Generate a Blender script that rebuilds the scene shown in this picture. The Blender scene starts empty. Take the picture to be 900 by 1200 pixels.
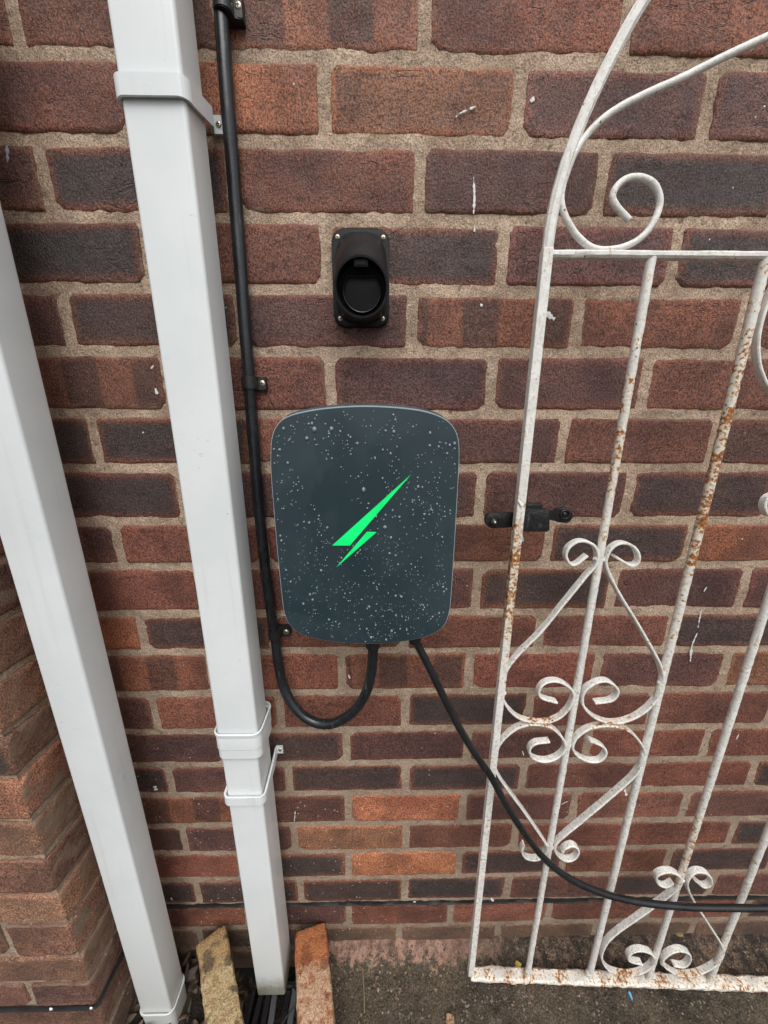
import bpy, bmesh, math, random
import numpy as np
from mathutils import Vector, Matrix, noise
random.seed(7)
RND = random.Random(11)
R = math.radians
scene = bpy.context.scene
col = scene.collection

# ------------------------------------------------------------------ camera
FPX = 410.0                                   # focal length in pixels of a 900 px wide picture
RIGHT = Vector((0.99991886, -0.01260883, 0.00181359))
UP = Vector((0.00150754, 0.2584991, 0.96601032))
FWD = Vector((0.01264907, 0.96592921, -0.25849714))
EYE = Vector((0.06562868, -0.51723868, 1.16449254))
cam_data = bpy.data.cameras.new('camera')
cam = bpy.data.objects.new('camera', cam_data)
col.objects.link(cam)
m = Matrix.Identity(4)
for i in range(3):
    m[i][0], m[i][1], m[i][2], m[i][3] = RIGHT[i], UP[i], -FWD[i], EYE[i]
cam.matrix_world = m
cam_data.sensor_fit = 'HORIZONTAL'
cam_data.sensor_width = 36.0
cam_data.lens = FPX / 900.0 * 36.0
cam_data.clip_start = 0.01
cam_data.clip_end = 500.0
scene.camera = cam

# ------------------------------------------------------------------ light
SUN_EL, SUN_AZ = 56.0, 172.0                  # azimuth clockwise from +Y; the wall faces -Y
sd = Vector((math.sin(R(SUN_AZ)) * math.cos(R(SUN_EL)), math.cos(R(SUN_AZ)) * math.cos(R(SUN_EL)), math.sin(R(SUN_EL))))
world = bpy.data.worlds.new("World")
scene.world = world
world.use_nodes = True
wn, wl = world.node_tree.nodes, world.node_tree.links
bg = wn['Background']
sky = wn.new('ShaderNodeTexSky')
sky.sky_type = 'NISHITA'
sky.sun_disc = False
sky.sun_elevation = R(SUN_EL)
sky.sun_rotation = R(SUN_AZ)
sky.dust_density = 4.0
hs = wn.new('ShaderNodeHueSaturation')        # overcast: the blue is mostly washed out
hs.inputs['Saturation'].default_value = 0.10
wl.new(sky.outputs[0], hs.inputs['Color'])
wl.new(hs.outputs[0], bg.inputs['Color'])
bg.inputs['Strength'].default_value = 0.15
sun_l = bpy.data.lights.new('sun', 'SUN')
sun_l.energy = 0.8
sun_l.angle = R(50)
sun_l.color = (1.0, 0.97, 0.93)
sun = bpy.data.objects.new('sun', sun_l)
sun.rotation_euler = sd.to_track_quat('Z', 'Y').to_euler()
sun.location = (0, -3, 5)
col.objects.link(sun)
scene.view_settings.view_transform = 'Standard'
scene.view_settings.look = 'None'
scene.view_settings.gamma = 1.0
scene.view_settings.exposure = 0.24


# ------------------------------------------------------------------ helpers
def ray(x, y):
    return RIGHT * ((x - 450) / FPX) + UP * ((600 - y) / FPX) + FWD


def at(x, y, Y):
    """point of the plane y = Y seen at photo pixel (x, y)"""
    d = ray(x, y)
    return EYE + d * ((Y - EYE.y) / d.y)


def atz(x, y, Z):
    d = ray(x, y)
    return EYE + d * ((Z - EYE.z) / d.z)


def empty(name, loc=(0, 0, 0)):
    o = bpy.data.objects.new(name, None)
    o.empty_display_size = 0.05
    o.location = loc
    col.objects.link(o)
    return o


def tag(o, label=None, cat=None, group=None, kind=None):
    if label: o['label'] = label
    if cat: o['category'] = cat
    if group: o['group'] = group
    if kind: o['kind'] = kind
    return o


def link(name, me, mat=None, parent=None, loc=None):
    o = bpy.data.objects.new(name, me)
    col.objects.link(o)
    if mat and not me.materials:
        me.materials.append(mat)
    if parent:
        o.parent = parent
        if parent.type == 'EMPTY' or True:
            o.location = -origin(parent) if loc is None else Vector(loc) - origin(parent)
    elif loc is not None:
        o.location = loc
    return o


def origin(o):
    v = Vector((0, 0, 0))
    while o is not None:
        v = v + o.location
        o = o.parent
    return v


def mesh(name, verts, faces, smooth=True):
    me = bpy.data.meshes.new(name)
    me.from_pydata([tuple(v) for v in verts], [], faces)
    me.update()
    if smooth:
        me.polygons.foreach_set('use_smooth', [True] * len(me.polygons))
    return me


def bm_mesh(name, bm, smooth=False, angle=35):
    bmesh.ops.recalc_face_normals(bm, faces=bm.faces)
    me = bpy.data.meshes.new(name)
    bm.to_mesh(me)
    bm.free()
    if smooth:
        me.polygons.foreach_set('use_smooth', [True] * len(me.polygons))
        me.set_sharp_from_angle(angle=R(angle))
    return me


def spline(pts, n=8, closed=False):
    """Catmull-Rom through pts"""
    pts = [Vector(p) for p in pts]
    N = len(pts)
    out = []
    segs = N if closed else N - 1
    for i in range(segs):
        if closed:
            p0, p1, p2, p3 = pts[(i - 1) % N], pts[i], pts[(i + 1) % N], pts[(i + 2) % N]
        else:
            p1, p2 = pts[i], pts[i + 1]
            p0 = pts[i - 1] if i > 0 else p1 * 2 - p2
            p3 = pts[i + 2] if i + 2 < N else p2 * 2 - p1
        for k in range(n):
            t = k / n
            out.append(0.5 * ((2 * p1) + (p2 - p0) * t + (2 * p0 - 5 * p1 + 4 * p2 - p3) * t * t + (3 * p1 - p0 - 3 * p2 + p3) * t ** 3))
    if not closed:
        out.append(pts[-1])
    return out


def resample(pts, step):
    out = [pts[0]]
    acc = 0.0
    for a, b in zip(pts[:-1], pts[1:]):
        L = (b - a).length
        while acc + L >= step and L > 1e-9:
            t = (step - acc) / L
            a = a.lerp(b, t)
            out.append(a)
            L = (b - a).length
            acc = 0.0
        acc += L
    if (out[-1] - pts[-1]).length > step * 0.3:
        out.append(pts[-1])
    return out


def tube_mesh(name, pts, rad, sides=14, caps=True, wob=0.0):
    """round bar along pts; rad a number or function of t"""
    verts, faces = [], []
    n = len(pts)
    ref = None
    for i, p in enumerate(pts):
        t = (pts[min(i + 1, n - 1)] - pts[max(i - 1, 0)]).normalized()
        if ref is None:
            ref = Vector((0, -1, 0)) if abs(t.y) < 0.9 else Vector((1, 0, 0))
        u = (ref - t * ref.dot(t)).normalized()
        ref = u
        v = t.cross(u)
        r = rad(i / (n - 1)) if callable(rad) else rad
        for k in range(sides):
            a = 2 * math.pi * k / sides
            d = u * math.cos(a) + v * math.sin(a)
            rr = r
            if wob:
                rr += wob * noise.noise((p + d * r) * 130.0)
            verts.append(p + d * rr)
    for i in range(n - 1):
        for k in range(sides):
            a, b = i * sides + k, i * sides + (k + 1) % sides
            faces.append((a, b, b + sides, a + sides))
    if caps:
        faces.append(tuple(range(sides - 1, -1, -1)))
        faces.append(tuple(range((n - 1) * sides, n * sides)))
    me = mesh(name, verts, faces)
    me.set_sharp_from_angle(angle=R(50))
    return me


def ribbon_mesh(name, pts, thick, wide, dirY=Vector((0, 1, 0)), wob=0.0):
    """flat strip bent along pts (pts lie in a plane whose normal is dirY), rounded edges"""
    verts, faces = [], []
    n = len(pts)
    h, w, c = thick / 2, wide / 2, min(thick, wide) * 0.28
    prof = [(-h, -w + c), (-h + c, -w), (h - c, -w), (h, -w + c), (h, w - c), (h - c, w), (-h + c, w), (-h, w - c)]
    S = len(prof)
    for i, p in enumerate(pts):
        t = (pts[min(i + 1, n - 1)] - pts[max(i - 1, 0)]).normalized()
        nn = t.cross(dirY).normalized()
        for (a, b) in prof:
            q = p + nn * a + dirY * b
            if wob:
                q = q + nn * (wob * noise.noise(q * 140.0)) + dirY * (wob * noise.noise(q * 90.0 + Vector((7, 3, 1))))
            verts.append(q)
    for i in range(n - 1):
        for k in range(S):
            a, b = i * S + k, i * S + (k + 1) % S
            faces.append((a, b, b + S, a + S))
    faces.append(tuple(range(S - 1, -1, -1)))
    faces.append(tuple(range((n - 1) * S, n * S)))
    me = mesh(name, verts, faces)
    me.set_sharp_from_angle(angle=R(40))
    return me


def box_bm(x0, x1, y0, y1, z0, z1, bev=0.0, seg=2, bm=None):
    b = bm or bmesh.new()
    r = bmesh.ops.create_cube(b, size=1.0)
    vs = r['verts']
    for v in vs:
        v.co = Vector(((x0 + x1) / 2 + v.co.x * (x1 - x0), (y0 + y1) / 2 + v.co.y * (y1 - y0), (z0 + z1) / 2 + v.co.z * (z1 - z0)))
    if bev:
        es = list({e for v in vs for e in v.link_edges})
        bmesh.ops.bevel(b, geom=es, offset=bev, segments=seg, affect='EDGES', profile=0.5)
    return b


def prism_bm(outline, y0, y1, bev=0.0, seg=2, bm=None):
    """outline: list of (x, z); extruded between y0 (front) and y1"""
    b = bm or bmesh.new()
    f = [b.verts.new((x, y0, z)) for x, z in outline]
    k = [b.verts.new((x, y1, z)) for x, z in outline]
    n = len(outline)
    ff = b.faces.new(f)
    b.faces.new(k[::-1])
    for i in range(n):
        b.faces.new((f[i], k[i], k[(i + 1) % n], f[(i + 1) % n]))
    if bev:
        bmesh.ops.bevel(b, geom=list(ff.edges), offset=bev, segments=seg, affect='EDGES', profile=0.5)
    return b


def rrect(x0, x1, z0, z1, r, n=6):
    out = []
    for cx, cz, a0 in ((x1 - r, z1 - r, 0), (x0 + r, z1 - r, 90), (x0 + r, z0 + r, 180), (x1 - r, z0 + r, 270)):
        for k in range(n + 1):
            a = R(a0 + 90 * k / n)
            out.append((cx + r * math.cos(a), cz + r * math.sin(a)))
    return out


def dome_bm(c, r, h, axis='-Y', seg=14, rings=4, bm=None, cross=False):
    b = bm or bmesh.new()
    rows = []
    for j in range(rings):
        a = (math.pi / 2) * j / rings
        rows.append([b.verts.new(c + Vector((r * math.cos(a) * math.cos(2 * math.pi * k / seg), -h * math.sin(a), r * math.cos(a) * math.sin(2 * math.pi * k / seg)))) for k in range(seg)])
    top = b.verts.new(c + Vector((0, -h, 0)))
    for j in range(rings - 1):
        for k in range(seg):
            b.faces.new((rows[j][k], rows[j][(k + 1) % seg], rows[j + 1][(k + 1) % seg], rows[j + 1][k]))
    for k in range(seg):
        b.faces.new((rows[-1][k], rows[-1][(k + 1) % seg], top))
    return b


def screw(parent, x, y, z, r, mat, name='screw'):
    """cross head screw facing -Y"""
    bm = bmesh.new()
    dome_bm(Vector((0, 0, 0)), r, r * 0.35, bm=bm)
    o = link(name, bm_mesh(name, bm, True, 60), mat, parent, (x, y, z))
    bm = bmesh.new()
    box_bm(-r * .55, r * .55, -r * .40, -r * .2, -r * .12, r * .12, bm=bm)
    box_bm(-r * .12, r * .12, -r * .402, -r * .2, -r * .55, r * .55, bm=bm)
    link('cross_slot', bm_mesh('cross_slot', bm), M['slot'], o, (x, y, z))
    return o


# ------------------------------------------------------------------ node helpers
class NT:
    def __init__(s, name):
        s.m = bpy.data.materials.new(name)
        s.m.use_nodes = True
        s.t = s.m.node_tree
        s.b = s.t.nodes['Principled BSDF']
        s.tc = None

    def n(s, typ, **kw):
        x = s.t.nodes.new(typ)
        for k, v in kw.items():
            setattr(x, k, v)
        return x

    def put(s, sock, v):
        if isinstance(v, bpy.types.NodeSocket):
            s.t.links.new(v, sock)
        elif isinstance(v, (tuple, list)) and sock.type == 'RGBA' and len(v) == 3:
            sock.default_value = (*v, 1)
        else:
            sock.default_value = v

    def math(s, op, a, b=0.0, c=None, clamp=False):
        x = s.n('ShaderNodeMath', operation=op, use_clamp=clamp)
        s.put(x.inputs[0], a)
        s.put(x.inputs[1], b)
        if c is not None: s.put(x.inputs[2], c)
        return x.outputs[0]

    def vmath(s, op, a, b=(0, 0, 0)):
        x = s.n('ShaderNodeVectorMath', operation=op)
        s.put(x.inputs[0], a)
        if op == 'SCALE': s.put(x.inputs['Scale'], b)
        else: s.put(x.inputs[1], b)
        return x.outputs[0]

    def mix(s, f, a, b, mode='MIX'):
        x = s.n('ShaderNodeMix', data_type='RGBA', blend_type=mode)
        s.put(x.inputs['Factor'], f)
        s.put(x.inputs[6], a)
        s.put(x.inputs[7], b)
        return x.outputs[2]

    def noise(s, vec, scale, detail=2.0, rough=0.5, dist=0.0):
        x = s.n('ShaderNodeTexNoise')
        s.put(x.inputs['Vector'], vec)
        x.inputs['Scale'].default_value = scale
        x.inputs['Detail'].default_value = detail
        x.inputs['Roughness'].default_value = rough
        x.inputs['Distortion'].default_value = dist
        return x.outputs['Fac']

    def vor(s, vec, scale, feature='F1', rnd=1.0, out='Distance'):
        x = s.n('ShaderNodeTexVoronoi', feature=feature)
        s.put(x.inputs['Vector'], vec)
        x.inputs['Scale'].default_value = scale
        x.inputs['Randomness'].default_value = rnd
        return x.outputs[out]

    def step(s, v, a, b, lo=0.0, hi=1.0):
        x = s.n('ShaderNodeMapRange', interpolation_type='SMOOTHSTEP')
        s.put(x.inputs[0], v)
        for i, k in enumerate((a, b, lo, hi)):
            s.put(x.inputs[i + 1], k)
        return x.outputs[0]

    def attr(s, name):
        x = s.n('ShaderNodeAttribute', attribute_type='OBJECT', attribute_name=name)
        return x.outputs['Fac']

    def coord(s, out='Object'):
        if s.tc is None: s.tc = s.n('ShaderNodeTexCoord')
        return s.tc.outputs[out]

    def pos(s):
        return s.n('ShaderNodeNewGeometry').outputs['Position']

    def sep(s, v):
        x = s.n('ShaderNodeSeparateXYZ')
        s.put(x.inputs[0], v)
        return x.outputs

    def bump(s, h, strength, dist, prev=None):
        x = s.n('ShaderNodeBump')
        x.inputs['Strength'].default_value = strength
        x.inputs['Distance'].default_value = dist
        s.put(x.inputs['Height'], h)
        if prev is not None: s.put(x.inputs['Normal'], prev)
        return x.outputs[0]

    def done(s, color=None, rough=None, normal=None, **kw):
        if color is not None: s.put(s.b.inputs['Base Color'], color)
        if rough is not None: s.put(s.b.inputs['Roughness'], rough)
        if normal is not None: s.put(s.b.inputs['Normal'], normal)
        for k, v in kw.items():
            s.put(s.b.inputs[k.replace('_', ' ')], v)
        return s.m


M = {}


# ------------------------------------------------------------------ materials
def mat_brick():
    t = NT('brick')
    oi = t.n('ShaderNodeObjectInfo')
    rnd, base = oi.outputs['Random'], oi.outputs['Color']
    off = t.vmath('SCALE', (37.0, 91.0, 53.0), rnd)
    p = t.vmath('ADD', t.coord('Object'), off)
    big = t.noise(p, 11.0, 3.0, 0.55)
    mid = t.noise(p, 55.0, 3.0, 0.6)
    # drag marks: the face is slightly combed
    pg = t.vmath('MULTIPLY', p, (1.0, 1.0, 0.85))
    g1 = t.noise(pg, 430.0, 3.0, 0.65)
    g2 = t.noise(pg, 800.0, 2.0, 0.6)
    grain = t.math('ADD', t.math('MULTIPLY', g1, 0.6), t.math('MULTIPLY', g2, 0.4))
    gen = t.sep(t.coord('Generated'))
    warp = t.math('MULTIPLY', t.math('SUBTRACT', t.noise(p, 22.0, 3.0, 0.6), 0.5), 0.42)
    u = t.math('ABSOLUTE', t.math('SUBTRACT', gen[0], 0.5))
    v = t.math('ABSOLUTE', t.math('SUBTRACT', gen[2], 0.5))
    du = t.math('MULTIPLY', t.math('SUBTRACT', 0.5, u), 3.3)      # about 0 at the edge, in units of brick height
    dv = t.math('SUBTRACT', 0.5, v)
    ed = t.math('ADD', t.math('SMOOTH_MIN', du, dv, 0.12), t.math('MULTIPLY', warp, 0.55))
    kissm = t.math('MULTIPLY', t.step(ed, 0.07, 0.24), t.attr('kiss'), clamp=True)
    rimm = t.math('MULTIPLY', t.step(ed, 0.16, 0.0), t.attr('rim'), clamp=True)
    # bands where bricks were stacked on each other in the kiln
    ph = t.math('ADD', t.math('MULTIPLY', gen[0], 2.2), t.math('MULTIPLY', rnd, 9.0))
    ph = t.math('ADD', ph, t.math('MULTIPLY', warp, 0.16))
    bandm = t.step(t.math('ABSOLUTE', t.math('SUBTRACT', t.math('FRACT', ph), 0.5)), 0.215, 0.275)
    bandm = t.math('MULTIPLY', bandm, t.attr('band'))
    c = t.mix(t.step(big, 0.3, 0.7), t.mix(1.0, base, (0.66, 0.63, 0.66), 'MULTIPLY'), t.mix(1.0, base, (1.42, 1.36, 1.26), 'MULTIPLY'))
    c = t.mix(bandm, c, t.mix(0.75, c, (0.042, 0.027, 0.024)))
    c = t.mix(rimm, c, (0.33, 0.125, 0.062))
    c = t.mix(kissm, c, (0.040, 0.034, 0.034))
    # grain
    c = t.mix(1.0, c, t.mix(t.step(grain, 0.36, 0.64), (0.30, 0.285, 0.285), (1.86, 1.82, 1.78)), 'MULTIPLY')
    tan = t.math('MULTIPLY', t.step(grain, 0.55, 0.68), t.step(mid, 0.42, 0.66))
    c = t.mix(t.math('MULTIPLY', tan, t.math('ADD', 0.50, t.math('MULTIPLY', rimm, 0.35))), c, (0.33, 0.20, 0.135))
    pits = t.step(t.vor(p, 120.0), 0.16, 0.05)
    c = t.mix(t.math('MULTIPLY', pits, t.step(mid, 0.5, 0.6)), c, (0.012, 0.009, 0.009))
    crease = t.step(t.math('ABSOLUTE', t.math('SUBTRACT', t.noise(t.vmath('MULTIPLY', p, (0.55, 1.0, 1.5)), 19.0, 4.0, 0.6, 0.8), 0.5)), 0.012, 0.0)
    crease = t.math('MULTIPLY', crease, t.step(big, 0.47, 0.62))
    c = t.mix(t.math('MULTIPLY', crease, 0.55), c, (0.020, 0.014, 0.012))
    P0 = t.pos()
    # lime / mortar bloom at the arrises
    bloom = t.math('MULTIPLY', t.step(t.math('ADD', ed, t.math('MULTIPLY', t.math('SUBTRACT', mid, 0.5), 0.10)), 0.05, 0.0), t.step(t.noise(P0, 5.0, 2.0), 0.35, 0.65, 0.25, 0.85))
    c = t.mix(bloom, c, (0.25, 0.17, 0.12))
    # white paint specks, more of them low on the wall
    P = t.pos()
    ps = t.sep(P)
    low = t.math('MULTIPLY', t.step(ps[2], 0.78, 0.25), t.step(ps[0], 0.45, -0.1))
    vd = t.n('ShaderNodeTexVoronoi', feature='F1')
    t.put(vd.inputs['Vector'], P)
    vd.inputs['Scale'].default_value = 125.0
    cs = t.sep(vd.outputs['Color'])
    dens = t.math('ADD', 0.968, t.math('MULTIPLY', low, -0.46))
    dens = t.math('ADD', dens, t.math('MULTIPLY', t.step(t.noise(P, 9.0, 2.0), 0.6, 0.42), 0.08))
    sel = t.math('GREATER_THAN', cs[0], dens)
    spot = t.math('MULTIPLY', t.step(vd.outputs['Distance'], t.math('MULTIPLY', cs[1], 0.21), t.math('MULTIPLY', cs[1], 0.08)), sel)
    c = t.mix(spot, c, (0.68, 0.68, 0.67))
    # damp green-grey film on the courses by the ground
    film = t.math('MULTIPLY', t.step(t.math('ADD', ps[2], t.math('MULTIPLY', t.noise(P, 14.0, 3.0), -0.10)), 0.055, -0.03), 0.25)
    c = t.mix(film, c, (0.085, 0.078, 0.058))
    rough = t.step(mid, 0.2, 0.8, 0.46, 0.78)
    nrm = t.bump(grain, 1.0, 0.0028)
    nrm = t.bump(mid, 0.6, 0.004, nrm)
    nrm = t.bump(crease, 0.6, -0.002, nrm)
    return t.done(c, rough, nrm, Specular_IOR_Level=0.5)


def mat_mortar():
    t = NT('mortar')
    P = t.pos()
    a = t.noise(P, 16.0, 4.0, 0.6)
    b = t.noise(P, 90.0, 3.0, 0.6)
    g = t.noise(P, 520.0, 3.0, 0.65)
    c = t.mix(t.step(a, 0.3, 0.72), (0.33, 0.238, 0.172), (0.57, 0.435, 0.325))
    c = t.mix(t.step(b, 0.52, 0.75), c, (0.54, 0.42, 0.31))
    c = t.mix(t.step(b, 0.42, 0.25), c, (0.20, 0.15, 0.105))
    c = t.mix(1.0, c, t.mix(t.step(g, 0.33, 0.67), (0.58, 0.57, 0.56), (1.34, 1.34, 1.33)), 'MULTIPLY')
    pits = t.step(t.vor(P, 150.0), 0.15, 0.06)
    c = t.mix(t.math('MULTIPLY', pits, t.step(b, 0.5, 0.62)), c, (0.02, 0.016, 0.013))
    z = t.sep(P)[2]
    film = t.math('MULTIPLY', t.step(t.math('ADD', z, t.math('MULTIPLY', a, -0.10)), 0.12, -0.02), 0.35)
    c = t.mix(film, c, (0.15, 0.135, 0.10))
    grey = t.math('MULTIPLY', t.step(t.math('ADD', z, t.math('MULTIPLY', a, -0.5)), 0.75, 0.1), 0.45)  # lower mortar greyed: dirt plus the dimmer light there put into the colour
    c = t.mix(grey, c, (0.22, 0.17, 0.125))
    nrm = t.bump(g, 0.8, 0.002)
    nrm = t.bump(b, 0.8, 0.004, nrm)
    return t.done(c, 0.9, nrm, Specular_IOR_Level=0.25)


def mat_white_plastic():
    t = NT('white_plastic')
    P = t.pos()
    a = t.noise(P, 7.0, 4.0, 0.6)
    b = t.noise(P, 260.0, 2.0, 0.5)
    s = t.noise(t.vmath('MULTIPLY', P, (60.0, 60.0, 3.0)), 1.0, 3.0, 0.6)
    c = t.mix(t.step(a, 0.35, 0.7), (0.70, 0.735, 0.74), (0.76, 0.79, 0.79))
    c = t.mix(t.math('MULTIPLY', t.step(s, 0.55, 0.8), 0.26), c, (0.46, 0.455, 0.42))
    sc = t.noise(t.vmath('MULTIPLY', P, (90.0, 90.0, 260.0)), 1.0, 3.0, 0.7)
    c = t.mix(t.math('MULTIPLY', t.math('MULTIPLY', t.step(sc, 0.66, 0.72), t.step(a, 0.5, 0.6)), 0.5), c, (0.36, 0.36, 0.35))
    vd = t.n('ShaderNodeTexVoronoi', feature='F1')
    t.put(vd.inputs['Vector'], P)
    vd.inputs['Scale'].default_value = 70.0
    cs = t.sep(vd.outputs['Color'])
    spot = t.math('MULTIPLY', t.step(vd.outputs['Distance'], 0.09, 0.05), t.math('GREATER_THAN', cs[0], 0.965))
    c = t.mix(t.math('MULTIPLY', spot, 0.6), c, (0.30, 0.31, 0.31))
    # algae where the pipe stands in the wet
    z = t.sep(P)[2]
    alg = t.math('MULTIPLY', t.step(t.math('ADD', z, t.math('MULTIPLY', t.noise(P, 60.0, 4.0, 0.7), -0.06)), 0.060, 0.005), t.attr('algae'), clamp=True)
    c = t.mix(t.math('MULTIPLY', alg, 0.9), c, (0.10, 0.11, 0.025))
    foot_tone = t.math('MULTIPLY', t.step(t.math('ADD', z, t.math('MULTIPLY', a, -0.25)), 0.25, -0.15), 0.45)  # greyer towards the foot of the pipe
    c = t.mix(foot_tone, c, (0.45, 0.44, 0.40))
    return t.done(c, t.step(a, 0.3, 0.7, 0.27, 0.33), t.bump(t.noise(P, 30.0, 2.0), 0.05, 0.002), Specular_IOR_Level=0.5)


def mat_gate_paint():
    t = NT('rusty_white_paint')
    P = t.pos()
    a = t.noise(P, 46.0, 4.0, 0.65)
    b = t.noise(P, 240.0, 3.0, 0.65)
    g = t.noise(P, 480.0, 2.0, 0.6)
    z = t.sep(P)[2]
    k = t.math('DIVIDE', t.math('SUBTRACT', z, t.attr('rust_z')), t.attr('rust_h'))
    bell = t.math('EXPONENT', t.math('MULTIPLY', t.math('MULTIPLY', k, k), -1.0))
    amt = t.math('ADD', t.attr('rust'), t.math('MULTIPLY', bell, t.attr('rust_mid')))
    f = t.math('ADD', t.math('ADD', t.math('MULTIPLY', a, 0.50), t.math('MULTIPLY', b, 0.50)), amt)
    rust = t.step(f, 0.675, 0.73)
    halo = t.step(f, 0.57, 0.72)
    white = t.mix(t.step(a, 0.35, 0.65), (0.70, 0.69, 0.645), (0.83, 0.82, 0.785))
    white = t.mix(t.math('MULTIPLY', t.step(b, 0.50, 0.66), t.step(z, 1.15, 0.45, 0.35, 0.85)), white, (0.46, 0.435, 0.37))
    c = t.mix(t.math('MULTIPLY', halo, 0.7), white, (0.60, 0.40, 0.19))
    rc = t.mix(t.step(g, 0.35, 0.62), (0.11, 0.030, 0.011), (0.42, 0.16, 0.035))
    rc = t.mix(t.step(f, 0.86, 0.98), rc, (0.045, 0.018, 0.010))
    c = t.mix(rust, c, rc)
    c = t.mix(t.math('MULTIPLY', t.step(t.noise(t.vmath('MULTIPLY', P, (220.0, 220.0, 26.0)), 1.0, 3.0, 0.65), 0.60, 0.70), 0.45), c, (0.42, 0.24, 0.10))
    # dark pinholes in the paint
    pin = t.math('MULTIPLY', t.step(t.vor(P, 95.0), 0.15, 0.10), t.step(t.noise(P, 30.0), 0.48, 0.58))
    c = t.mix(t.math('MULTIPLY', pin, 0.85), c, (0.06, 0.03, 0.02))
    # a little moss
    moss = t.step(t.noise(P, 27.0, 3.0, 0.6), 0.735, 0.76)
    c = t.mix(moss, c, (0.10, 0.12, 0.03))
    h = t.math('SUBTRACT', t.math('MULTIPLY', g, 0.5), rust)
    return t.done(c, t.mix(rust, (0.42,) * 3, (0.9,) * 3), t.bump(h, 0.6, 0.0015), Specular_IOR_Level=0.45)


def mat_black(name, colr, rough, bumps=0.15, scale=300.0, scuff=0.0, spec=0.5):
    t = NT(name)
    P = t.pos()
    a = t.noise(P, 30.0, 4.0, 0.6)
    b = t.noise(P, scale, 2.0, 0.55)
    c = t.mix(t.step(a, 0.3, 0.7), tuple(x * 0.8 for x in colr), tuple(x * 1.25 for x in colr))
    if scuff:
        s = t.noise(t.vmath('MULTIPLY', P, (170.0, 170.0, 22.0)), 1.0, 4.0, 0.7)
        c = t.mix(t.math('MULTIPLY', t.step(s, 0.58, 0.78), scuff), c, (0.16, 0.165, 0.17))
    r = t.step(a, 0.25, 0.75, max(rough - 0.1, 0.05), rough + 0.1)
    return t.done(c, r, t.bump(b, bumps, 0.001), Specular_IOR_Level=spec)


def mat_charger():
    t = NT('slate_grey_plastic')
    P = t.pos()
    a = t.noise(P, 16.0, 4.0, 0.6, 0.6)
    b = t.noise(P, 700.0, 2.0, 0.5)
    c = t.mix(t.step(a, 0.35, 0.68), (0.020, 0.038, 0.046), (0.029, 0.049, 0.058))
    wet = t.step(t.noise(t.vmath('MULTIPLY', P, (14.0, 1.0, 8.0)), 1.0, 3.0, 0.55, 0.8), 0.44, 0.56)
    return t.done(c, t.step(wet, 0, 1, 0.46, 0.28), t.bump(b, 0.10, 0.0006), Specular_IOR_Level=0.45)


def mat_ground():
    t = NT('wet_concrete')
    P = t.pos()
    s = t.sep(P)
    a = t.noise(P, 7.0, 4.0, 0.6)
    b = t.noise(P, 60.0, 4.0, 0.65)
    g = t.noise(P, 330.0, 3.0, 0.65)
    peb = t.vor(P, 170.0, out='Color')
    ps = t.sep(peb)
    c = t.mix(t.step(a, 0.3, 0.7), (0.036, 0.027, 0.018), (0.100, 0.074, 0.050))
    c = t.mix(t.step(b, 0.5, 0.75), c, (0.125, 0.098, 0.068))
    c = t.mix(1.0, c, t.mix(t.step(g, 0.34, 0.66), (0.38, 0.45, 0.45), (1.55, 1.52, 1.48)), 'MULTIPLY')
    stone = t.math('MULTIPLY', t.math('GREATER_THAN', ps[0], 0.86), t.step(t.vor(P, 170.0), 0.42, 0.25))
    c = t.mix(t.math('MULTIPLY', stone, 0.7), c, t.mix(ps[1], (0.12, 0.10, 0.075), (0.34, 0.30, 0.24)))
    # pinkish mortar left along the foot of the wall
    w = t.math('ADD', s[1], t.math('MULTIPLY', t.math('SUBTRACT', b, 0.5), 0.085))
    w = t.math('ADD', w, t.math('MULTIPLY', t.math('SUBTRACT', a, 0.5), 0.03))
    pink = t.math('MULTIPLY', t.step(w, -0.030, -0.016), t.math('MULTIPLY', t.step(s[0], -0.09, -0.03), t.step(t.math('ADD', s[0], t.math('MULTIPLY', a, 0.15)), 0.46, 0.30)))
    pk = t.mix(t.step(b, 0.35, 0.65), (0.15, 0.085, 0.06), (0.38, 0.23, 0.165))
    pk = t.mix(t.step(g, 0.45, 0.3), pk, (0.10, 0.06, 0.045))
    c = t.mix(pink, c, pk)
    soil = t.math('MULTIPLY', t.step(w, -0.075, -0.045), t.step(s[0], 0.30, 0.42))
    sc = t.mix(t.step(b, 0.4, 0.62), (0.016, 0.011, 0.008), (0.115, 0.075, 0.05))
    c = t.mix(t.math('MULTIPLY', soil, 0.85), c, t.mix(1.0, sc, t.mix(t.step(g, 0.38, 0.62), (0.4, 0.4, 0.4), (1.9, 1.85, 1.8)), 'MULTIPLY'))
    moss = t.math('MULTIPLY', t.step(t.noise(P, 34.0, 4.0, 0.65), 0.60, 0.70), t.step(w, -0.07, -0.035))
    c = t.mix(t.math('MULTIPLY', moss, 0.6), c, (0.055, 0.06, 0.022))
    muck = t.step(t.math('ADD', s[0], t.math('MULTIPLY', b, 0.06)), -0.02, -0.10)
    c = t.mix(t.math('MULTIPLY', muck, 0.85), c, (0.028, 0.021, 0.015))
    nrm = t.bump(g, 0.9, 0.003)
    nrm = t.bump(b, 0.8, 0.006, nrm)
    return t.done(c, t.step(a, 0.3, 0.7, 0.55, 0.8), nrm, Specular_IOR_Level=0.4)


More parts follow.
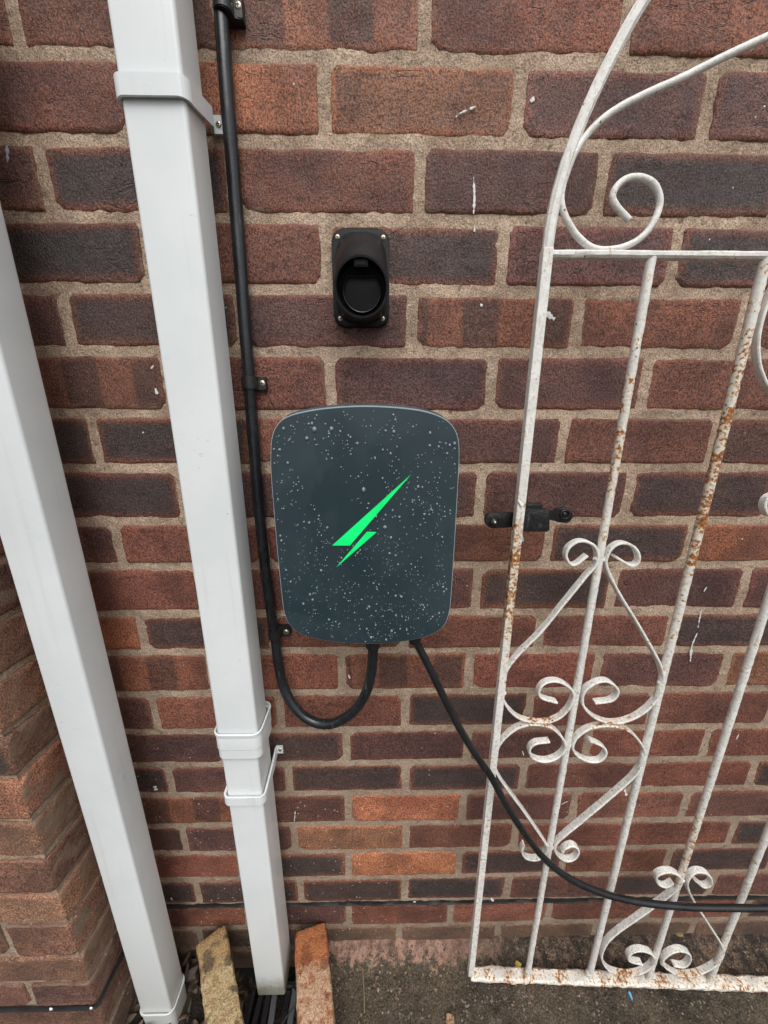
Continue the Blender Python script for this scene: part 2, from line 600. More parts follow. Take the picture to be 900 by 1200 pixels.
def mat_loose(name, c0, c1, stain, dark):
    t = NT(name)
    p = t.coord('Object')
    a = t.noise(p, 18.0, 4.0, 0.6)
    b = t.noise(p, 75.0, 4.0, 0.68)
    g = t.noise(p, 400.0, 3.0, 0.65)
    s = t.sep(p)
    c = t.mix(t.step(a, 0.3, 0.7), c0, c1)
    # old mortar smeared over the middle of the top
    y = t.math('ABSOLUTE', t.math('ADD', s[1], t.math('MULTIPLY', t.math('SUBTRACT', a, 0.5), 0.05)))
    mm = t.math('MULTIPLY', t.step(y, 0.062, 0.04), t.step(b, 0.30, 0.55))
    c = t.mix(t.math('MULTIPLY', mm, 0.8), c, stain)
    dk = t.math('MULTIPLY', t.step(t.noise(p, 26.0, 3.0, 0.6), 0.52, 0.62), 0.8)
    c = t.mix(dk, c, dark)
    c = t.mix(1.0, c, t.mix(t.step(g, 0.33, 0.67), (0.6, 0.58, 0.56), (1.35, 1.35, 1.33)), 'MULTIPLY')
    nrm = t.bump(g, 0.8, 0.002)
    nrm = t.bump(b, 0.9, 0.005, nrm)
    return t.done(c, 0.88, nrm, Specular_IOR_Level=0.3)


def mat_plain(name, colr, rough=0.5, metal=0.0, var=0.25, scale=60.0, **kw):
    t = NT(name)
    a = t.noise(t.pos(), scale, 3.0, 0.6)
    c = t.mix(a, tuple(x * (1 - var) for x in colr), tuple(min(x * (1 + var), 1) for x in colr))
    return t.done(c, rough, t.bump(a, 0.2, 0.001), Metallic=metal, **kw)


M['brick'] = mat_brick()
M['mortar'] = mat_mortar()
M['white'] = mat_white_plastic()
M['gate'] = mat_gate_paint()
M['cable'] = mat_black('black_cable_sheath', (0.012, 0.014, 0.017), 0.27, 0.15, 240.0, 0.5)
M['rubber'] = mat_black('black_charging_cable', (0.010, 0.011, 0.013), 0.34, 0.15, 240.0, 0.25)
M['clip'] = mat_black('black_clip_plastic', (0.014, 0.014, 0.015), 0.42, 0.3, 500.0)
M['holster'] = mat_black('black_textured_plastic', (0.009, 0.009, 0.010), 0.48, 0.30, 900.0, 0.12, 0.22)
M['holster_in'] = mat_black('black_inner_plastic', (0.004, 0.004, 0.005), 0.30, 0.1, 500.0)
M['iron'] = mat_black('black_painted_iron', (0.014, 0.014, 0.015), 0.26, 1.0, 200.0, 0.45)
M['charger'] = mat_charger()
M['case'] = mat_black('charger_case_plastic', (0.060, 0.078, 0.090), 0.35, 0.2, 500.0)
M['edge'] = mat_plain('pale_trim_highlight', (0.34, 0.40, 0.43), 0.32, 0.0, 0.1)  # pale so that the cover's bevel highlight sits in the colour
M['screw'] = mat_plain('zinc_screw', (0.55, 0.50, 0.38), 0.32, 0.9, 0.3, 300.0)
M['slot'] = mat_plain('dark_slot', (0.02, 0.018, 0.015), 0.7)
M['dpc'] = mat_black('bitumen_felt', (0.012, 0.011, 0.011), 0.6, 0.6, 160.0)
M['splash'] = mat_plain('dried_white_paint', (0.72, 0.72, 0.71), 0.5, 0.0, 0.12, 300.0)
M['splash_blue'] = mat_plain('dried_pale_blue_paint', (0.42, 0.52, 0.60), 0.5, 0.0, 0.15, 300.0)
M['ground'] = mat_ground()
M['loose_y'] = mat_loose('yellow_stained_brick', (0.25, 0.145, 0.070), (0.38, 0.255, 0.125), (0.47, 0.37, 0.21), (0.075, 0.058, 0.042))
M['loose_o'] = mat_loose('orange_brick', (0.26, 0.085, 0.034), (0.40, 0.150, 0.062), (0.52, 0.37, 0.25), (0.20, 0.07, 0.032))
M['grate'] = mat_black('black_drain_plastic', (0.018, 0.018, 0.019), 0.3, 0.3, 160.0)
M['grate_grey'] = mat_plain('grey_drain_plastic', (0.10, 0.105, 0.11), 0.35)
M['red_rag'] = mat_plain('red_plastic', (0.40, 0.07, 0.035), 0.5)
M['leaf'] = None
M['moss'] = mat_plain('dry_grass', (0.17, 0.155, 0.085), 0.8)
M['straw'] = mat_plain('straw', (0.26, 0.21, 0.12), 0.7)
M['blue'] = mat_plain('blue_wrapper', (0.12, 0.42, 0.62), 0.4)
M['yellow'] = mat_plain('yellow_wrapper', (0.62, 0.44, 0.05), 0.4)
t = NT('green_led')
nz = t.noise(t.pos(), 38.0, 2.0)
M['led'] = t.done((0.0, 0.10, 0.02), 0.4, None, Emission_Color=(0.0, 0.74, 0.165, 1.0), Emission_Strength=t.step(nz, 0.25, 0.7, 0.86, 1.08))
t = NT('water_drop')
M['drop'] = t.done((0.42, 0.48, 0.52), 0.05, None, IOR=1.36, Transmission_Weight=0.50, Specular_IOR_Level=0.8)  # pale base stands in for the sky the drops reflect
t = NT('dead_leaf')
oi = t.pos()
nn = t.noise(oi, 55.0, 2.0)
cc = t.mix(t.step(nn, 0.3, 0.7), (0.022, 0.014, 0.009), (0.105, 0.062, 0.035))
M['leaf'] = t.done(cc, 0.6)


t = NT('grit')
cs_ = t.sep(t.vor(t.pos(), 160.0, out='Color'))
M['grit'] = t.done(t.mix(cs_[0], t.mix(cs_[1], (0.035, 0.027, 0.02), (0.13, 0.10, 0.07)), t.mix(cs_[1], (0.20, 0.10, 0.07), (0.30, 0.25, 0.19))), 0.8)


# ------------------------------------------------------------------ the brick wall
def brick_mesh(seed, sx, sy, sz, nx=34, ny=6, nz=12, r=0.0042, chips=2, rough=1.0):
    """worn brick: box with rounded, uneven edges and chipped corners, centred"""
    rr = random.Random(seed)
    bm = bmesh.new()
    cache = {}
    so = Vector((rr.random() * 50, rr.random() * 50, rr.random() * 50))
    hx, hy, hz = sx / 2, sy / 2, sz / 2
    chip = []
    for _ in range(chips):
        chip.append((Vector((rr.choice((-1, 1)) * hx, -hy, rr.choice((-1, 1)) * hz)), rr.uniform(0.004, 0.011)))

    def lin(n, h):
        # denser towards the edges
        e = [0, 0.0022, 0.005]
        inner = [0.009 + (2 * h - 0.018) * i / (n - 1) for i in range(n)]
        l = [-h + x for x in e] + [-h + x for x in inner] + [h - x for x in e[::-1]]
        return l

    X, Yl, Z = lin(nx, hx), lin(max(ny, 2), hy), lin(nz, hz)

    def vert(i, j, k):
        key = (i, j, k)
        if key in cache: return cache[key]
        p = Vector((X[i], Yl[j], Z[k]))
        q = Vector((max(-hx + r, min(hx - r, p.x)), max(-hy + r, min(hy - r, p.y)), max(-hz + r, min(hz - r, p.z))))
        d = p - q
        if d.length > 1e-9:
            on = sum(1 for a, h in ((p.x, hx), (p.y, hy), (p.z, hz)) if abs(abs(a) - h) < 1e-9)
            p = q + d.normalized() * (r if on else d.length)
        nv = p + so
        amp = rough
        w = Vector((noise.noise(nv * 26.0), noise.noise((nv + Vector((9, 0, 0))) * 40.0), noise.noise((nv + Vector((0, 17, 0))) * 26.0)))
        w2 = Vector((noise.noise(nv * 110.0), noise.noise((nv + Vector((5, 5, 0))) * 120.0), noise.noise((nv + Vector((0, 3, 8))) * 110.0)))
        p = p + Vector((w.x * 0.0016, w.y * 0.0010, w.z * 0.0016)) * amp + Vector((w2.x * 0.0009, w2.y * 0.00055, w2.z * 0.0009)) * amp
        for c, cr in chip:
            dd = (p - c).length
            if dd < cr:
                p = p + (Vector((0, 0, 0)) - c).normalized() * 0.0 + Vector((0, 1, 0)) * (cr - dd) * 0.75 + Vector((0, 0, -math.copysign(1, c.z))) * (cr - dd) * 0.35
        v = bm.verts.new(p)
        cache[key] = v
        return v

    nX, nY, nZ = len(X) - 1, len(Yl) - 1, len(Z) - 1

    def face(a):
        try: bm.faces.new(a)
        except ValueError: pass

    for i in range(nX):
        for k in range(nZ):
            face((vert(i, 0, k), vert(i + 1, 0, k), vert(i + 1, 0, k + 1), vert(i, 0, k + 1)))
    for j in range(nY):
        for k in range(nZ):
            face((vert(0, j + 1, k), vert(0, j, k), vert(0, j, k + 1), vert(0, j + 1, k + 1)))
            face((vert(nX, j, k), vert(nX, j + 1, k), vert(nX, j + 1, k + 1), vert(nX, j, k + 1)))
    for i in range(nX):
        for j in range(nY):
            face((vert(i, j, nZ), vert(i + 1, j, nZ), vert(i + 1, j + 1, nZ), vert(i, j + 1, nZ)))
            face((vert(i, j + 1, 0), vert(i + 1, j + 1, 0), vert(i + 1, j, 0), vert(i, j, 0)))
    me = bpy.data.meshes.new('brick')
    bm.to_mesh(me)
    bm.free()
    me.polygons.foreach_set('use_smooth', [True] * len(me.polygons))
    me.materials.append(M['brick'])
    return me


brick_rows = {}
BD = 0.060                                     # how deep the built bricks go into the wall
FULL = [brick_mesh(100 + i, 0.2105, BD, 0.0645, 30, 2, 10, chips=1 + i % 3) for i in range(9)]
HALF = [brick_mesh(200 + i, 0.1050, BD, 0.0645, 16, 2, 10, chips=i % 2) for i in range(4)]
LOOK = {  # colour, kiss, rim, band
    'D': ((0.092, 0.048, 0.039), 0.85, 0.35, 0.0),
    'P': ((0.108, 0.053, 0.047), 0.38, 0.15, 0.0),
    'B': ((0.142, 0.066, 0.050), 0.15, 0.15, 0.0),
    'R': ((0.158, 0.069, 0.051), 0.10, 0.15, 0.0),
    'O': ((0.300, 0.138, 0.078), 0.00, 0.30, 0.15),
    'K': ((0.185, 0.088, 0.060), 0.00, 0.45, 0.85),
    'T': ((0.205, 0.110, 0.072), 0.10, 0.70, 0.15),
    'U': ((0.185, 0.079, 0.050), 0.00, 0.50, 0.25),
    'V': ((0.195, 0.105, 0.068), 0.10, 1.30, 0.0),
    'G': ((0.120, 0.084, 0.064), 0.10, 0.10, 0.0),
}


def look(o, k):
    c, kiss, rim, band = LOOK[k]
    f = RND.uniform(0.84, 1.20)
    o.color = (c[0] * f * 1.18, c[1] * f * RND.uniform(0.97, 1.08), c[2] * f * RND.uniform(0.86, 0.99), 1)
    o['kiss'] = kiss * RND.uniform(0.75, 1.05)
    o['rim'] = rim * RND.uniform(0.6, 1.5)
    o['band'] = band


wall = tag(empty('brick_wall', (0.5, 0, 0)), 'long wall of weathered red and purple bricks behind the pipes, charger and gate', 'wall')
BEDS = [68, 167, 257, 340, 413, 485, 548, 611, 663, 718, 763, 811, 855, 894, 929, 965, 997, 1028, 1057, 1084]
bedz = [at(480, y, 0).z for y in BEDS]
COURSES = [  # pixel of each perpend in the photo (None where hidden) and the look of the bricks between them
    ([18, None, 498, 735], 'BBKUU'),
    ([None, 380, 609, 832], 'BOVPP'),
    ([51, 272, 492, 706], 'PDBPD'),
    ([172, 382, 590, 792], 'DBDPD'),
    ([78, None, 483, 677, 872], 'PDPKRR'),
    ([None, 387, 576, 757], 'KBPPB'),
    ([110, 297, None, 660, 838], 'DDBPBP'),
    ([None, None, 563, 737], 'DPPPD'),
    ([138, None, None, 643, 808], 'PRBBDU'),
    ([None, None, 559, 718, 872], 'RBPDPP'),
    ([165, None, 475, 632, 786], 'ODBRBD'),
    ([None, 400, 550, 700, 850], 'KRKRPT'),
    ([180, 328, 475, 621, None], 'PRBDBB'),
    ([None, 406, 548, 688, 827], 'PDPPRR'),
    ([198, 338, 476, 613, 747, 881], 'DPDDBRD'),
    ([None, 408, 543, 672, 802], 'KPOPBP'),
    ([215, 345, 476, None, 730, 857], 'PPTBRRD'),
    ([None, 408, 538, 660, 782], 'RDODRD'),
    ([230, 352, 474, 595, None, None], 'DDDDPDP'),
    ([None, 409, 528, 643], 'RPRRB'),
    ([None, None, 468, 583, 697], 'GGGGGG'),
]
XL, XR = -0.443, 1.52
JX, JZ = 0.0130, 0.0120
WALL_ROWS = []
zt = [bedz[0] + 0.0785] + bedz + [bedz[-1] - 0.074, ]
rows = []
for k in range(21):
    top, bot = zt[k], zt[k + 1]
    px, looks = COURSES[k]
    ymid = at(480, (BEDS[k - 1] + BEDS[k]) / 2 if 0 < k < 20 else (34 if k == 0 else 1096), 0)
    py = 34 if k == 0 else (1096 if k == 20 else (BEDS[k - 1] + BEDS[k]) / 2)
    xs = [None if x is None else at(x, py, 0).x for x in px]
    first = next(i for i, x in enumerate(xs) if x is not None)
    for i in range(first - 1, -1, -1): xs[i] = xs[i + 1] - 0.2245
    for i in range(first + 1, len(xs)):
        if xs[i] is None:
            nx = [(j, xs[j]) for j in range(i + 1, len(xs)) if xs[j] is not None]
            xs[i] = xs[i - 1] + ((nx[0][1] - xs[i - 1]) / (nx[0][0] - i + 1) if nx else 0.2245)
    rows.append((top, bot, xs, looks))
# courses above the frame and one under the ground
for e in range(4):
    xs = [-0.112 + 0.2245 * i + (0.112 if e % 2 else 0) for i in range(5)]
    rows.append((zt[0] + 0.0785 * (e + 1), zt[0] + 0.0785 * e, xs, 'PBDRBP'))
rows.append((zt[21], zt[21] - 0.078, [-0.3 + 0.2245 * i for i in range(5)], 'GGGGGG'))
brick_boxes = []
for (top, bot, xs, looks) in rows:
    lk = list(looks)
    while xs[0] - 0.19 > XL:
        xs = [xs[0] - 0.2245] + xs
        lk = [RND.choice('DPBPR')] + lk
    while xs[-1] < XR:
        xs = xs + [xs[-1] + 0.2245]
        lk = lk + [RND.choice('DPBPBRD')] if looks[0] != 'G' else lk + ['G']
    edges = [xs[0] - 0.2245] + xs
    for i in range(len(edges) - 1):
        a, b = edges[i] + JX / 2, edges[i + 1] - JX / 2
        a = max(a, XL + 0.004)
        if i == 0 and edges[0] < XL + 0.02: a = XL + 0.004
        if b - a < 0.03: continue
        w, h = b - a, top - bot - JZ
        half = w < 0.145
        me = RND.choice(HALF if half else FULL)
        o = link('brick', me, None, wall, ((a + b) / 2, BD / 2 + RND.uniform(-0.0011, 0.0011), (top + bot) / 2 + RND.uniform(-0.0008, 0.0008)))
        fx = RND.choice((-1, 1))
        o.scale = (w / (0.105 if half else 0.2105), 1, h / 0.0645)
        o.rotation_euler = (RND.uniform(-0.006, 0.006), RND.uniform(-0.006, 0.006), RND.uniform(-0.003, 0.003))
        look(o, lk[i] if i < len(lk) else 'P')
        q = (a, b, bot + JZ / 2, top - JZ / 2)
        for kk in range(int(q[2] * 20) - 1, int(q[3] * 20) + 2): brick_rows.setdefault(kk, []).append(q)


def in_brick(x, z):
    for a, b, c, d in brick_rows.get(int(z * 20), ()):
        if a < x < b and c < z < d: return min(x - a, b - x, z - c, d - z)
    return 0.0


def mortar_sheet(name, x0, x1, z0, z1, step, recess, fn, parent, seedv, over=lambda x, z: 0.0):
    nx, nz = int((x1 - x0) / step), int((z1 - z0) / step)
    V = []
    for k in range(nz + 1):
        z = z0 + (z1 - z0) * k / nz
        for i in range(nx + 1):
            x = x0 + (x1 - x0) * i / nx
            n1 = noise.noise(Vector((x * 24.0, z * 24.0, seedv)))
            n2 = noise.noise(Vector((x * 95.0, z * 95.0, seedv + 9)))
            d = recess - 0.0017 * n1 - 0.0012 * n2
            q = over(x, z)
            if q > 0.004: d = max(d, 0.0012 + min(q - 0.004, 0.01) * 0.4)
            V.append(fn(x, d, z))
    F = []
    for k in range(nz):
        for i in range(nx):
            a = k * (nx + 1) + i
            F.append((a, a + 1, a + nx + 2, a + nx + 1))
    return link(name, mesh(name, V, F), M['mortar'], parent)


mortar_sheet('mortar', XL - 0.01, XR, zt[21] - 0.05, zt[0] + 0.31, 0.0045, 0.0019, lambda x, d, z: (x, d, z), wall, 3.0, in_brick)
# felt damp proof course showing in one bed joint
pts = []
zd = bedz[18]
x = XL
while x < XR:
    pts.append(Vector((x, -0.0006 + 0.0012 * noise.noise(Vector((x * 12, 0, 4))), zd - 0.001 + 0.0018 * noise.noise(Vector((x * 9, 1, 1))))))
    x += 0.01
link('damp_proof_course', ribbon_mesh('damp_proof_course', pts, 0.0030, 0.008, wob=0.0016), M['dpc'], wall)


# dried paint on the bricks: thin raised runs
def splash(pxs, wid, mat, parent, Y=-0.0007, name='paint_splash'):
    P = [at(x, y, Y) for x, y in pxs]
    P = resample(spline(P, 5), 0.0016)
    bm = bmesh.new()
    L, C, Rr = [], [], []
    n = len(P)
    for i, p in enumerate(P):
        tt = (P[min(i + 1, n - 1)] - P[max(i - 1, 0)]).normalized()
        nn = tt.cross(Vector((0, 1, 0))).normalized()
        w = wid * max(0.12, (0.45 + 0.4 * math.sin(math.pi * (i + 0.6) / (n + 0.2))) + 1.1 * noise.noise(p * 260))
        L.append(bm.verts.new(p + nn * w))
        C.append(bm.verts.new(p + Vector((0, -0.0006, 0))))
        Rr.append(bm.verts.new(p - nn * w))
    for i in range(n - 1):
        bm.faces.new((L[i], L[i + 1], C[i + 1], C[i]))
        bm.faces.new((C[i], C[i + 1], Rr[i + 1], Rr[i]))
    return link(name, bm_mesh(name, bm, True, 80), mat, parent)


for pl, wd, mt in (
    ([(534, 137), (541, 132), (557, 125)], 0.0016, 'splash'), ([(555, 208), (556, 230), (555, 251)], 0.0017, 'splash'),
    ([(556, 263), (556, 272)], 0.0008, 'splash'), ([(640, 366), (645, 371), (650, 374)], 0.0035, 'splash'),
    ([(623, 115), (625, 119)], 0.0025, 'splash'), ([(822, 714), (818, 735)], 0.0010, 'splash'), ([(817, 742), (811, 757), (809, 775)], 0.0019, 'splash'),
    ([(828, 688), (825, 693)], 0.001, 'splash'), ([(563, 356), (565, 359)], 0.0016, 'splash'), ([(8, 170), (9, 190)], 0.0016, 'splash_blue'),
    ([(182, 455), (184, 462)], 0.0020, 'splash'), ([(177, 432), (180, 428)], 0.0012, 'splash'), ([(866, 860), (863, 866)], 0.0012, 'splash'),
    ([(732, 925), (734, 932)], 0.0022, 'splash'), ([(657, 943), (665, 939)], 0.0014, 'splash'), ([(181, 921), (183, 926)], 0.0030, 'splash'),
    ([(408, 790), (410, 795)], 0.0014, 'splash'), ([(346, 950), (345, 962)], 0.0012, 'splash'), ([(485, 1056), (487, 1059)], 0.0030, 'splash'),
    ([(575, 1052), (578, 1056)], 0.0028, 'splash'), ([(612, 880), (614, 886)], 0.0012, 'splash'), ([(200, 1052), (202, 1055)], 0.0022, 'splash')):
    splash(pl, wd, M[mt], wall)

# ------------------------------------------------------------------ the pier on the left
PX, PY = -0.443, -0.134
pier = tag(empty('brick_pier', (PX - 0.2, PY, 0)), 'projecting brick corner at the far left, standing out beside the left pipe', 'wall')
PFULL = [brick_mesh(300 + i, 0.2105, 0.1025, 0.0645, 26, 14, 10, chips=1, rough=1.25) for i in range(4)]
PHALF = [brick_mesh(320 + i, 0.1025, 0.1290, 0.0645, 14, 16, 10, chips=1, rough=1.25) for i in range(4)]
PFACE = [brick_mesh(340 + i, 0.2105, BD, 0.0645, 26, 2, 10, chips=1, rough=1.25) for i in range(3)]
PFILL = brick_mesh(350, 0.060, 0.026, 0.0645, 8, 6, 10, chips=0)
pier_py = [865, 913, 963, 1007, 1048, 1083, 1121, 1152, 1180]
beds_p = [at(x, y, PY).z for x, y in ((3, 865), (17, 913), (36, 963), (53, 1007), (66, 1048), (81, 1083), (92, 1121), (104, 1152), (112, 1180))]
tops = [beds_p[0] + 0.0775 * i for i in range(14, 0, -1)] + beds_p + [0.068, -0.006, -0.08]
plooks = [RND.choice('PBRTD') for _ in range(13)] + ['T', 'D', 'U', 'T', 'B', 'T', 'B', 'T', 'P', 'B', 'G']
side_looks = {14: 'D', 16: 'D', 17: 'O', 18: 'D'}
pj = 0.0105
for k in range(len(tops) - 1):
    top, bot = tops[k], tops[k + 1]
    zc, h = (top + bot) / 2, top - bot - pj
    lk = plooks[k] if k < len(plooks) else 'G'
    if k % 2 == 0:      # stretcher on the front, its end on the side
        o = link('brick', RND.choice(PFULL), None, pier, (PX - 0.2105 / 2, PY + 0.1025 / 2, zc))
        o.scale = (1, 1, h / 0.0645)
        look(o, lk)
        o = link('brick', PFILL, None, pier, (PX - 0.030, PY + 0.1025 + 0.009 + 0.012, zc))
        o.scale = (1, 0.8, h / 0.0645)
        look(o, lk)
        x = PX - 0.2105 - JX
    else:
        o = link('brick', RND.choice(PHALF), None, pier, (PX - 0.1025 / 2, PY + 0.1290 / 2, zc))
        o.scale = (1, 1, h / 0.0645)
        look(o, lk)
        x = PX - 0.1025 - JX
    for i in range(2):
        o = link('brick', RND.choice(PFACE), None, pier, (x - 0.2105 / 2, PY + BD / 2, zc))
        o.scale = (1, 1, h / 0.0645)
        look(o, RND.choice('BTPTB') if lk != 'G' else 'G')
        x -= 0.2105 + JX
xpl = PX - 0.60
zb, ztp = tops[-1] - 0.02, tops[0]
V, F = [], []
NX, NS, NZ = 130, 28, int((ztp - zb) / 0.0055)
for k in range(NZ + 1):
    z = zb + (ztp - zb) * k / NZ
    for i in range(NX + NS + 1):
        if i <= NX:
            x, y, ox, oy = xpl + (PX - xpl) * i / NX, PY, 0, 1
        else:
            x, y, ox, oy = PX, PY + (0.139) * (i - NX) / NS, -1, 0
        if i == NX: ox, oy = -0.8, 0.8
        d = 0.0048 - 0.0020 * noise.noise(Vector((x * 24, y * 24, z * 24))) - 0.0010 * noise.noise(Vector((x * 95, y * 95, z * 95)))
        V.append((x + ox * d, y + oy * d, z))
W = NX + NS + 1
for k in range(NZ):
    for i in range(W - 1):
        a = k * W + i
        F.append((a, a + 1, a + W + 1, a + W))
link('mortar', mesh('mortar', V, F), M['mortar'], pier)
pts = []
for i in range(70):
    t_ = i / 69
    L = 0.6 + 0.134
    s_ = t_ * L
    if s_ < 0.6 - 0.006: p = Vector((xpl + s_, PY - 0.0008, 0))
    elif s_ < 0.6 + 0.006: p = Vector((PX - 0.001, PY + 0.001, 0))
    else: p = Vector((PX + 0.0008, PY + (s_ - 0.6), 0))
    p.z = beds_p[-1] - 0.001 + 0.0015 * noise.noise(p * 20)
    pts.append(p)
link('damp_proof_course', tube_mesh('damp_proof_course', pts, 0.0032, 6), M['dpc'], pier)
for (sx, sy, r_) in ((107, 1181, 0.0028), (60, 1182, 0.0032)):
    p = at(sx, sy, PY - 0.002)
    bm = dome_bm(Vector((0, 0, 0)), r_, 0.002)
    link('paint_splash', bm_mesh('paint_splash', bm, True, 80), M['splash'], pier, p)


# ------------------------------------------------------------------ downpipes
def square_tube(x0, x1, y0, y1, z0, z1, r=0.0042, n=5, wall_t=0.0024, ribs=(), parent=None, name='pipe'):
    """hollow square pipe standing upright, open at both ends"""
    def ring(ins):
        return rrect(x0 + ins, x1 - ins, y0 + ins, y1 - ins, max(r - ins, 0.001), n)
    out, inn = ring(0), ring(wall_t)
    bm = bmesh.new()
    zs = [z0] + [z0 + (z1 - z0) * i / 12 for i in range(1, 12)] + [z1]
    rows = [[bm.verts.new((x, y, z)) for x, y in out] for z in zs]
    ri = [[bm.verts.new((x, y, z)) for x, y in inn] for z in zs]
    N = len(out)
    for a, b in zip(rows[:-1], rows[1:]):
        for k in range(N): bm.faces.new((a[k], a[(k + 1) % N], b[(k + 1) % N], b[k]))
    for a, b in zip(ri[:-1], ri[1:]):
        for k in range(N): bm.faces.new((b[k], b[(k + 1) % N], a[(k + 1) % N], a[k]))
    for a, b in ((rows[0], ri[0]), (ri[-1], rows[-1])):
        for k in range(N): bm.faces.new((b[k], b[(k + 1) % N], a[(k + 1) % N], a[k]))
    o = link(name, bm_mesh(name, bm, True, 50), M['white'], parent)
    return o


def collar(prof, x0, x1, y0, y1, name, parent, r=0.009):
    """band round a square pipe: prof is a list of (offset, z) going up the outside"""
    bm = bmesh.new()
    rings = []
    for off, z in prof:
        rings.append([bm.verts.new((x, y, z)) for x, y in rrect(x0 - off, x1 + off, y0 - off, y1 + off, max(r + off, 0.001), 5)])
    N = len(rings[0])
    for a, b in zip(rings, rings[1:] + rings[:1]):
        for k in range(N): bm.faces.new((a[k], a[(k + 1) % N], b[(k + 1) % N], b[k]))
    return link(name, bm_mesh(name, bm, True, 14), M['white'], parent)


def bracket(x0, x1, y0, zc, hgt, lug, ear_z, parent, off=0.0028):
    """clip that goes round the front of a square pipe and back to ears on the wall"""
    bm = bmesh.new()
    rr_ = 0.009
    th = 0.0024
    path = []
    for s in (1,):
        pass
    # plan path from the right ear round the front to the left ear, (x, y, z offset)
    slope = ear_z - zc
    fx0, fx1, fy = x0 - off, x1 + off, y0 - off
    P = []
    P.append(Vector((fx1 + lug + 0.0125, -0.0035, ear_z)))
    P.append(Vector((fx1 + lug + 0.0010, -0.0035, ear_z)))
    P.append(Vector((fx1 + lug, -0.0075, ear_z - slope * 0.05)))
    P.append(Vector((fx1, -0.030, zc + slope * 0.6)))
    P.append(Vector((fx1, fy + rr_, zc)))
    for k in range(1, 6):
        a = R(90 * k / 6)
        P.append(Vector((fx1 - rr_ + rr_ * math.cos(a), fy + rr_ - rr_ * math.sin(a), zc)))
    P.append(Vector((fx1 - rr_, fy, zc)))
    Q = [Vector((fx0 + fx1 - p.x, p.y, p.z)) for p in P][::-1]
    P = P + Q
    prof = [(0.0, -hgt / 2), (0.0012, -hgt / 2 + 0.0008), (0.0012, -0.001), (-0.0002, 0.0), (-0.0002, 0.0012), (0.0012, 0.002), (0.0012, hgt / 2 - 0.0008), (0.0, hgt / 2), (-th, hgt / 2), (-th, -hgt / 2)]
    rows = []
    n = len(P)
    for i, p in enumerate(P):
        tt = (P[min(i + 1, n - 1)] - P[max(i - 1, 0)])
        tt.z = 0
        tt.normalize()
        nn = tt.cross(Vector((0, 0, 1)))          # outward
        if nn.length < 0.5: nn = Vector((0, -1, 0))
        rows.append([bm.verts.new(p - nn * a * -1 + Vector((0, 0, b))) for a, b in prof])
    S = len(prof)
    for a, b in zip(rows[:-1], rows[1:]):
        for k in range(S): bm.faces.new((a[k], a[(k + 1) % S], b[(k + 1) % S], b[k]))
    bm.faces.new(rows[0])
    bm.faces.new(rows[-1][::-1])
    o = link('bracket', bm_mesh('bracket', bm, True, 12), M['white'], parent)
    for ex in (fx1 + lug + 0.0075, fx0 - lug - 0.0075):
        screw(o, ex, -0.0062, ear_z, 0.0034, M['screw'])
    return o


RX0, RX1, RY0, RY1 = -0.185, -0.1225, -0.083, -0.037
pipe = tag(empty('downpipe', (-0.155, -0.06, 0.03)), 'white square downpipe with two brackets and a joint collar, left of the charger', 'downpipe', 'white downpipes')
o = square_tube(RX0, RX1, RY0, RY1, 0.655, 1.90, name='upper_pipe', parent=pipe)
o = square_tube(-0.1855, -0.1285, -0.0795, -0.0235, 0.028, 0.66, r=0.004, name='lower_pipe', parent=pipe)
o['algae'] = 1.0
# socket where the two lengths meet
collar([(0.0002, 0.690), (0.0042, 0.692), (0.0048, 0.6945), (0.0048, 0.6975), (0.0028, 0.6985), (0.0020, 0.697), (0.0034, 0.690), (0.0034, 0.668), (0.0024, 0.6665), (0.0024, 0.650), (0.0016, 0.648), (0.0002, 0.648), ][::-1], -0.1865, -0.1220, -0.0835, -0.0250, 'joint_collar', pipe)
bracket(RX0, RX1, RY0, 1.4715, 0.0175, -0.0085, 1.494, pipe)
bracket(-0.1865, -0.1275, -0.0805, 0.560, 0.0165, -0.0010, 0.5745, pipe)

LX0, LX1, LY0, LY1 = -0.411, -0.350, -0.0965, -0.0505
lpipe = tag(empty('downpipe', (-0.38, -0.07, 0.0)), 'plain white square downpipe at the far left, standing close to the brick corner', 'downpipe', 'white downpipes')
o = square_tube(LX0, LX1, LY0, LY1, -0.01, 1.90, name='pipe', parent=lpipe)
collar([(-0.004, -0.06), (0.0005, -0.06), (0.0025, 0.0), (0.0028, 0.018), (0.0045, 0.0195), (0.0048, 0.0215), (0.0045, 0.0235), (0.0030, 0.024), (0.0012, 0.0225), (0.0012, -0.02)], LX0, LX1, LY0, LY1, 'pipe_shoe', lpipe)

V, F = [], []
rr = random.Random(77)
for i in range(70):
    zf = 0.03 + 0.75 * rr.random() ** 1.6
    L, w = rr.uniform(0.0015, 0.007), rr.uniform(0.0005, 0.0012)
    onside = rr.random() < 0.75
    u_ = rr.uniform(0.006, 0.040)
    tilt = rr.uniform(-0.35, 0.35)
    base = Vector((LX1 + 0.0002, LY0 + u_, zf)) if onside else Vector((LX0 + 0.008 + u_, LY0 - 0.0002, zf))
    ax = Vector((0, 1, 0)) if onside else Vector((1, 0, 0))
    out_ = Vector((1, 0, 0)) if onside else Vector((0, -1, 0))
    up_ = (Vector((0, 0, 1)) + ax * tilt).normalized()
    k0 = len(V)
    for a_, b_ in ((0, -1), (1, -0.3), (0.8, 0.5), (0, 1), (-0.8, 0.4), (-1, -0.4)):
        V.append(tuple(base + ax * w * a_ + up_ * L * 0.5 * b_))
    V.append(tuple(base + out_ * 0.0006))
    for k in range(6): F.append((k0 + k, k0 + (k + 1) % 6, k0 + 6))
tag(link('paint_flecks', mesh('paint_flecks', V, F), M['splash'], lpipe), kind='stuff')

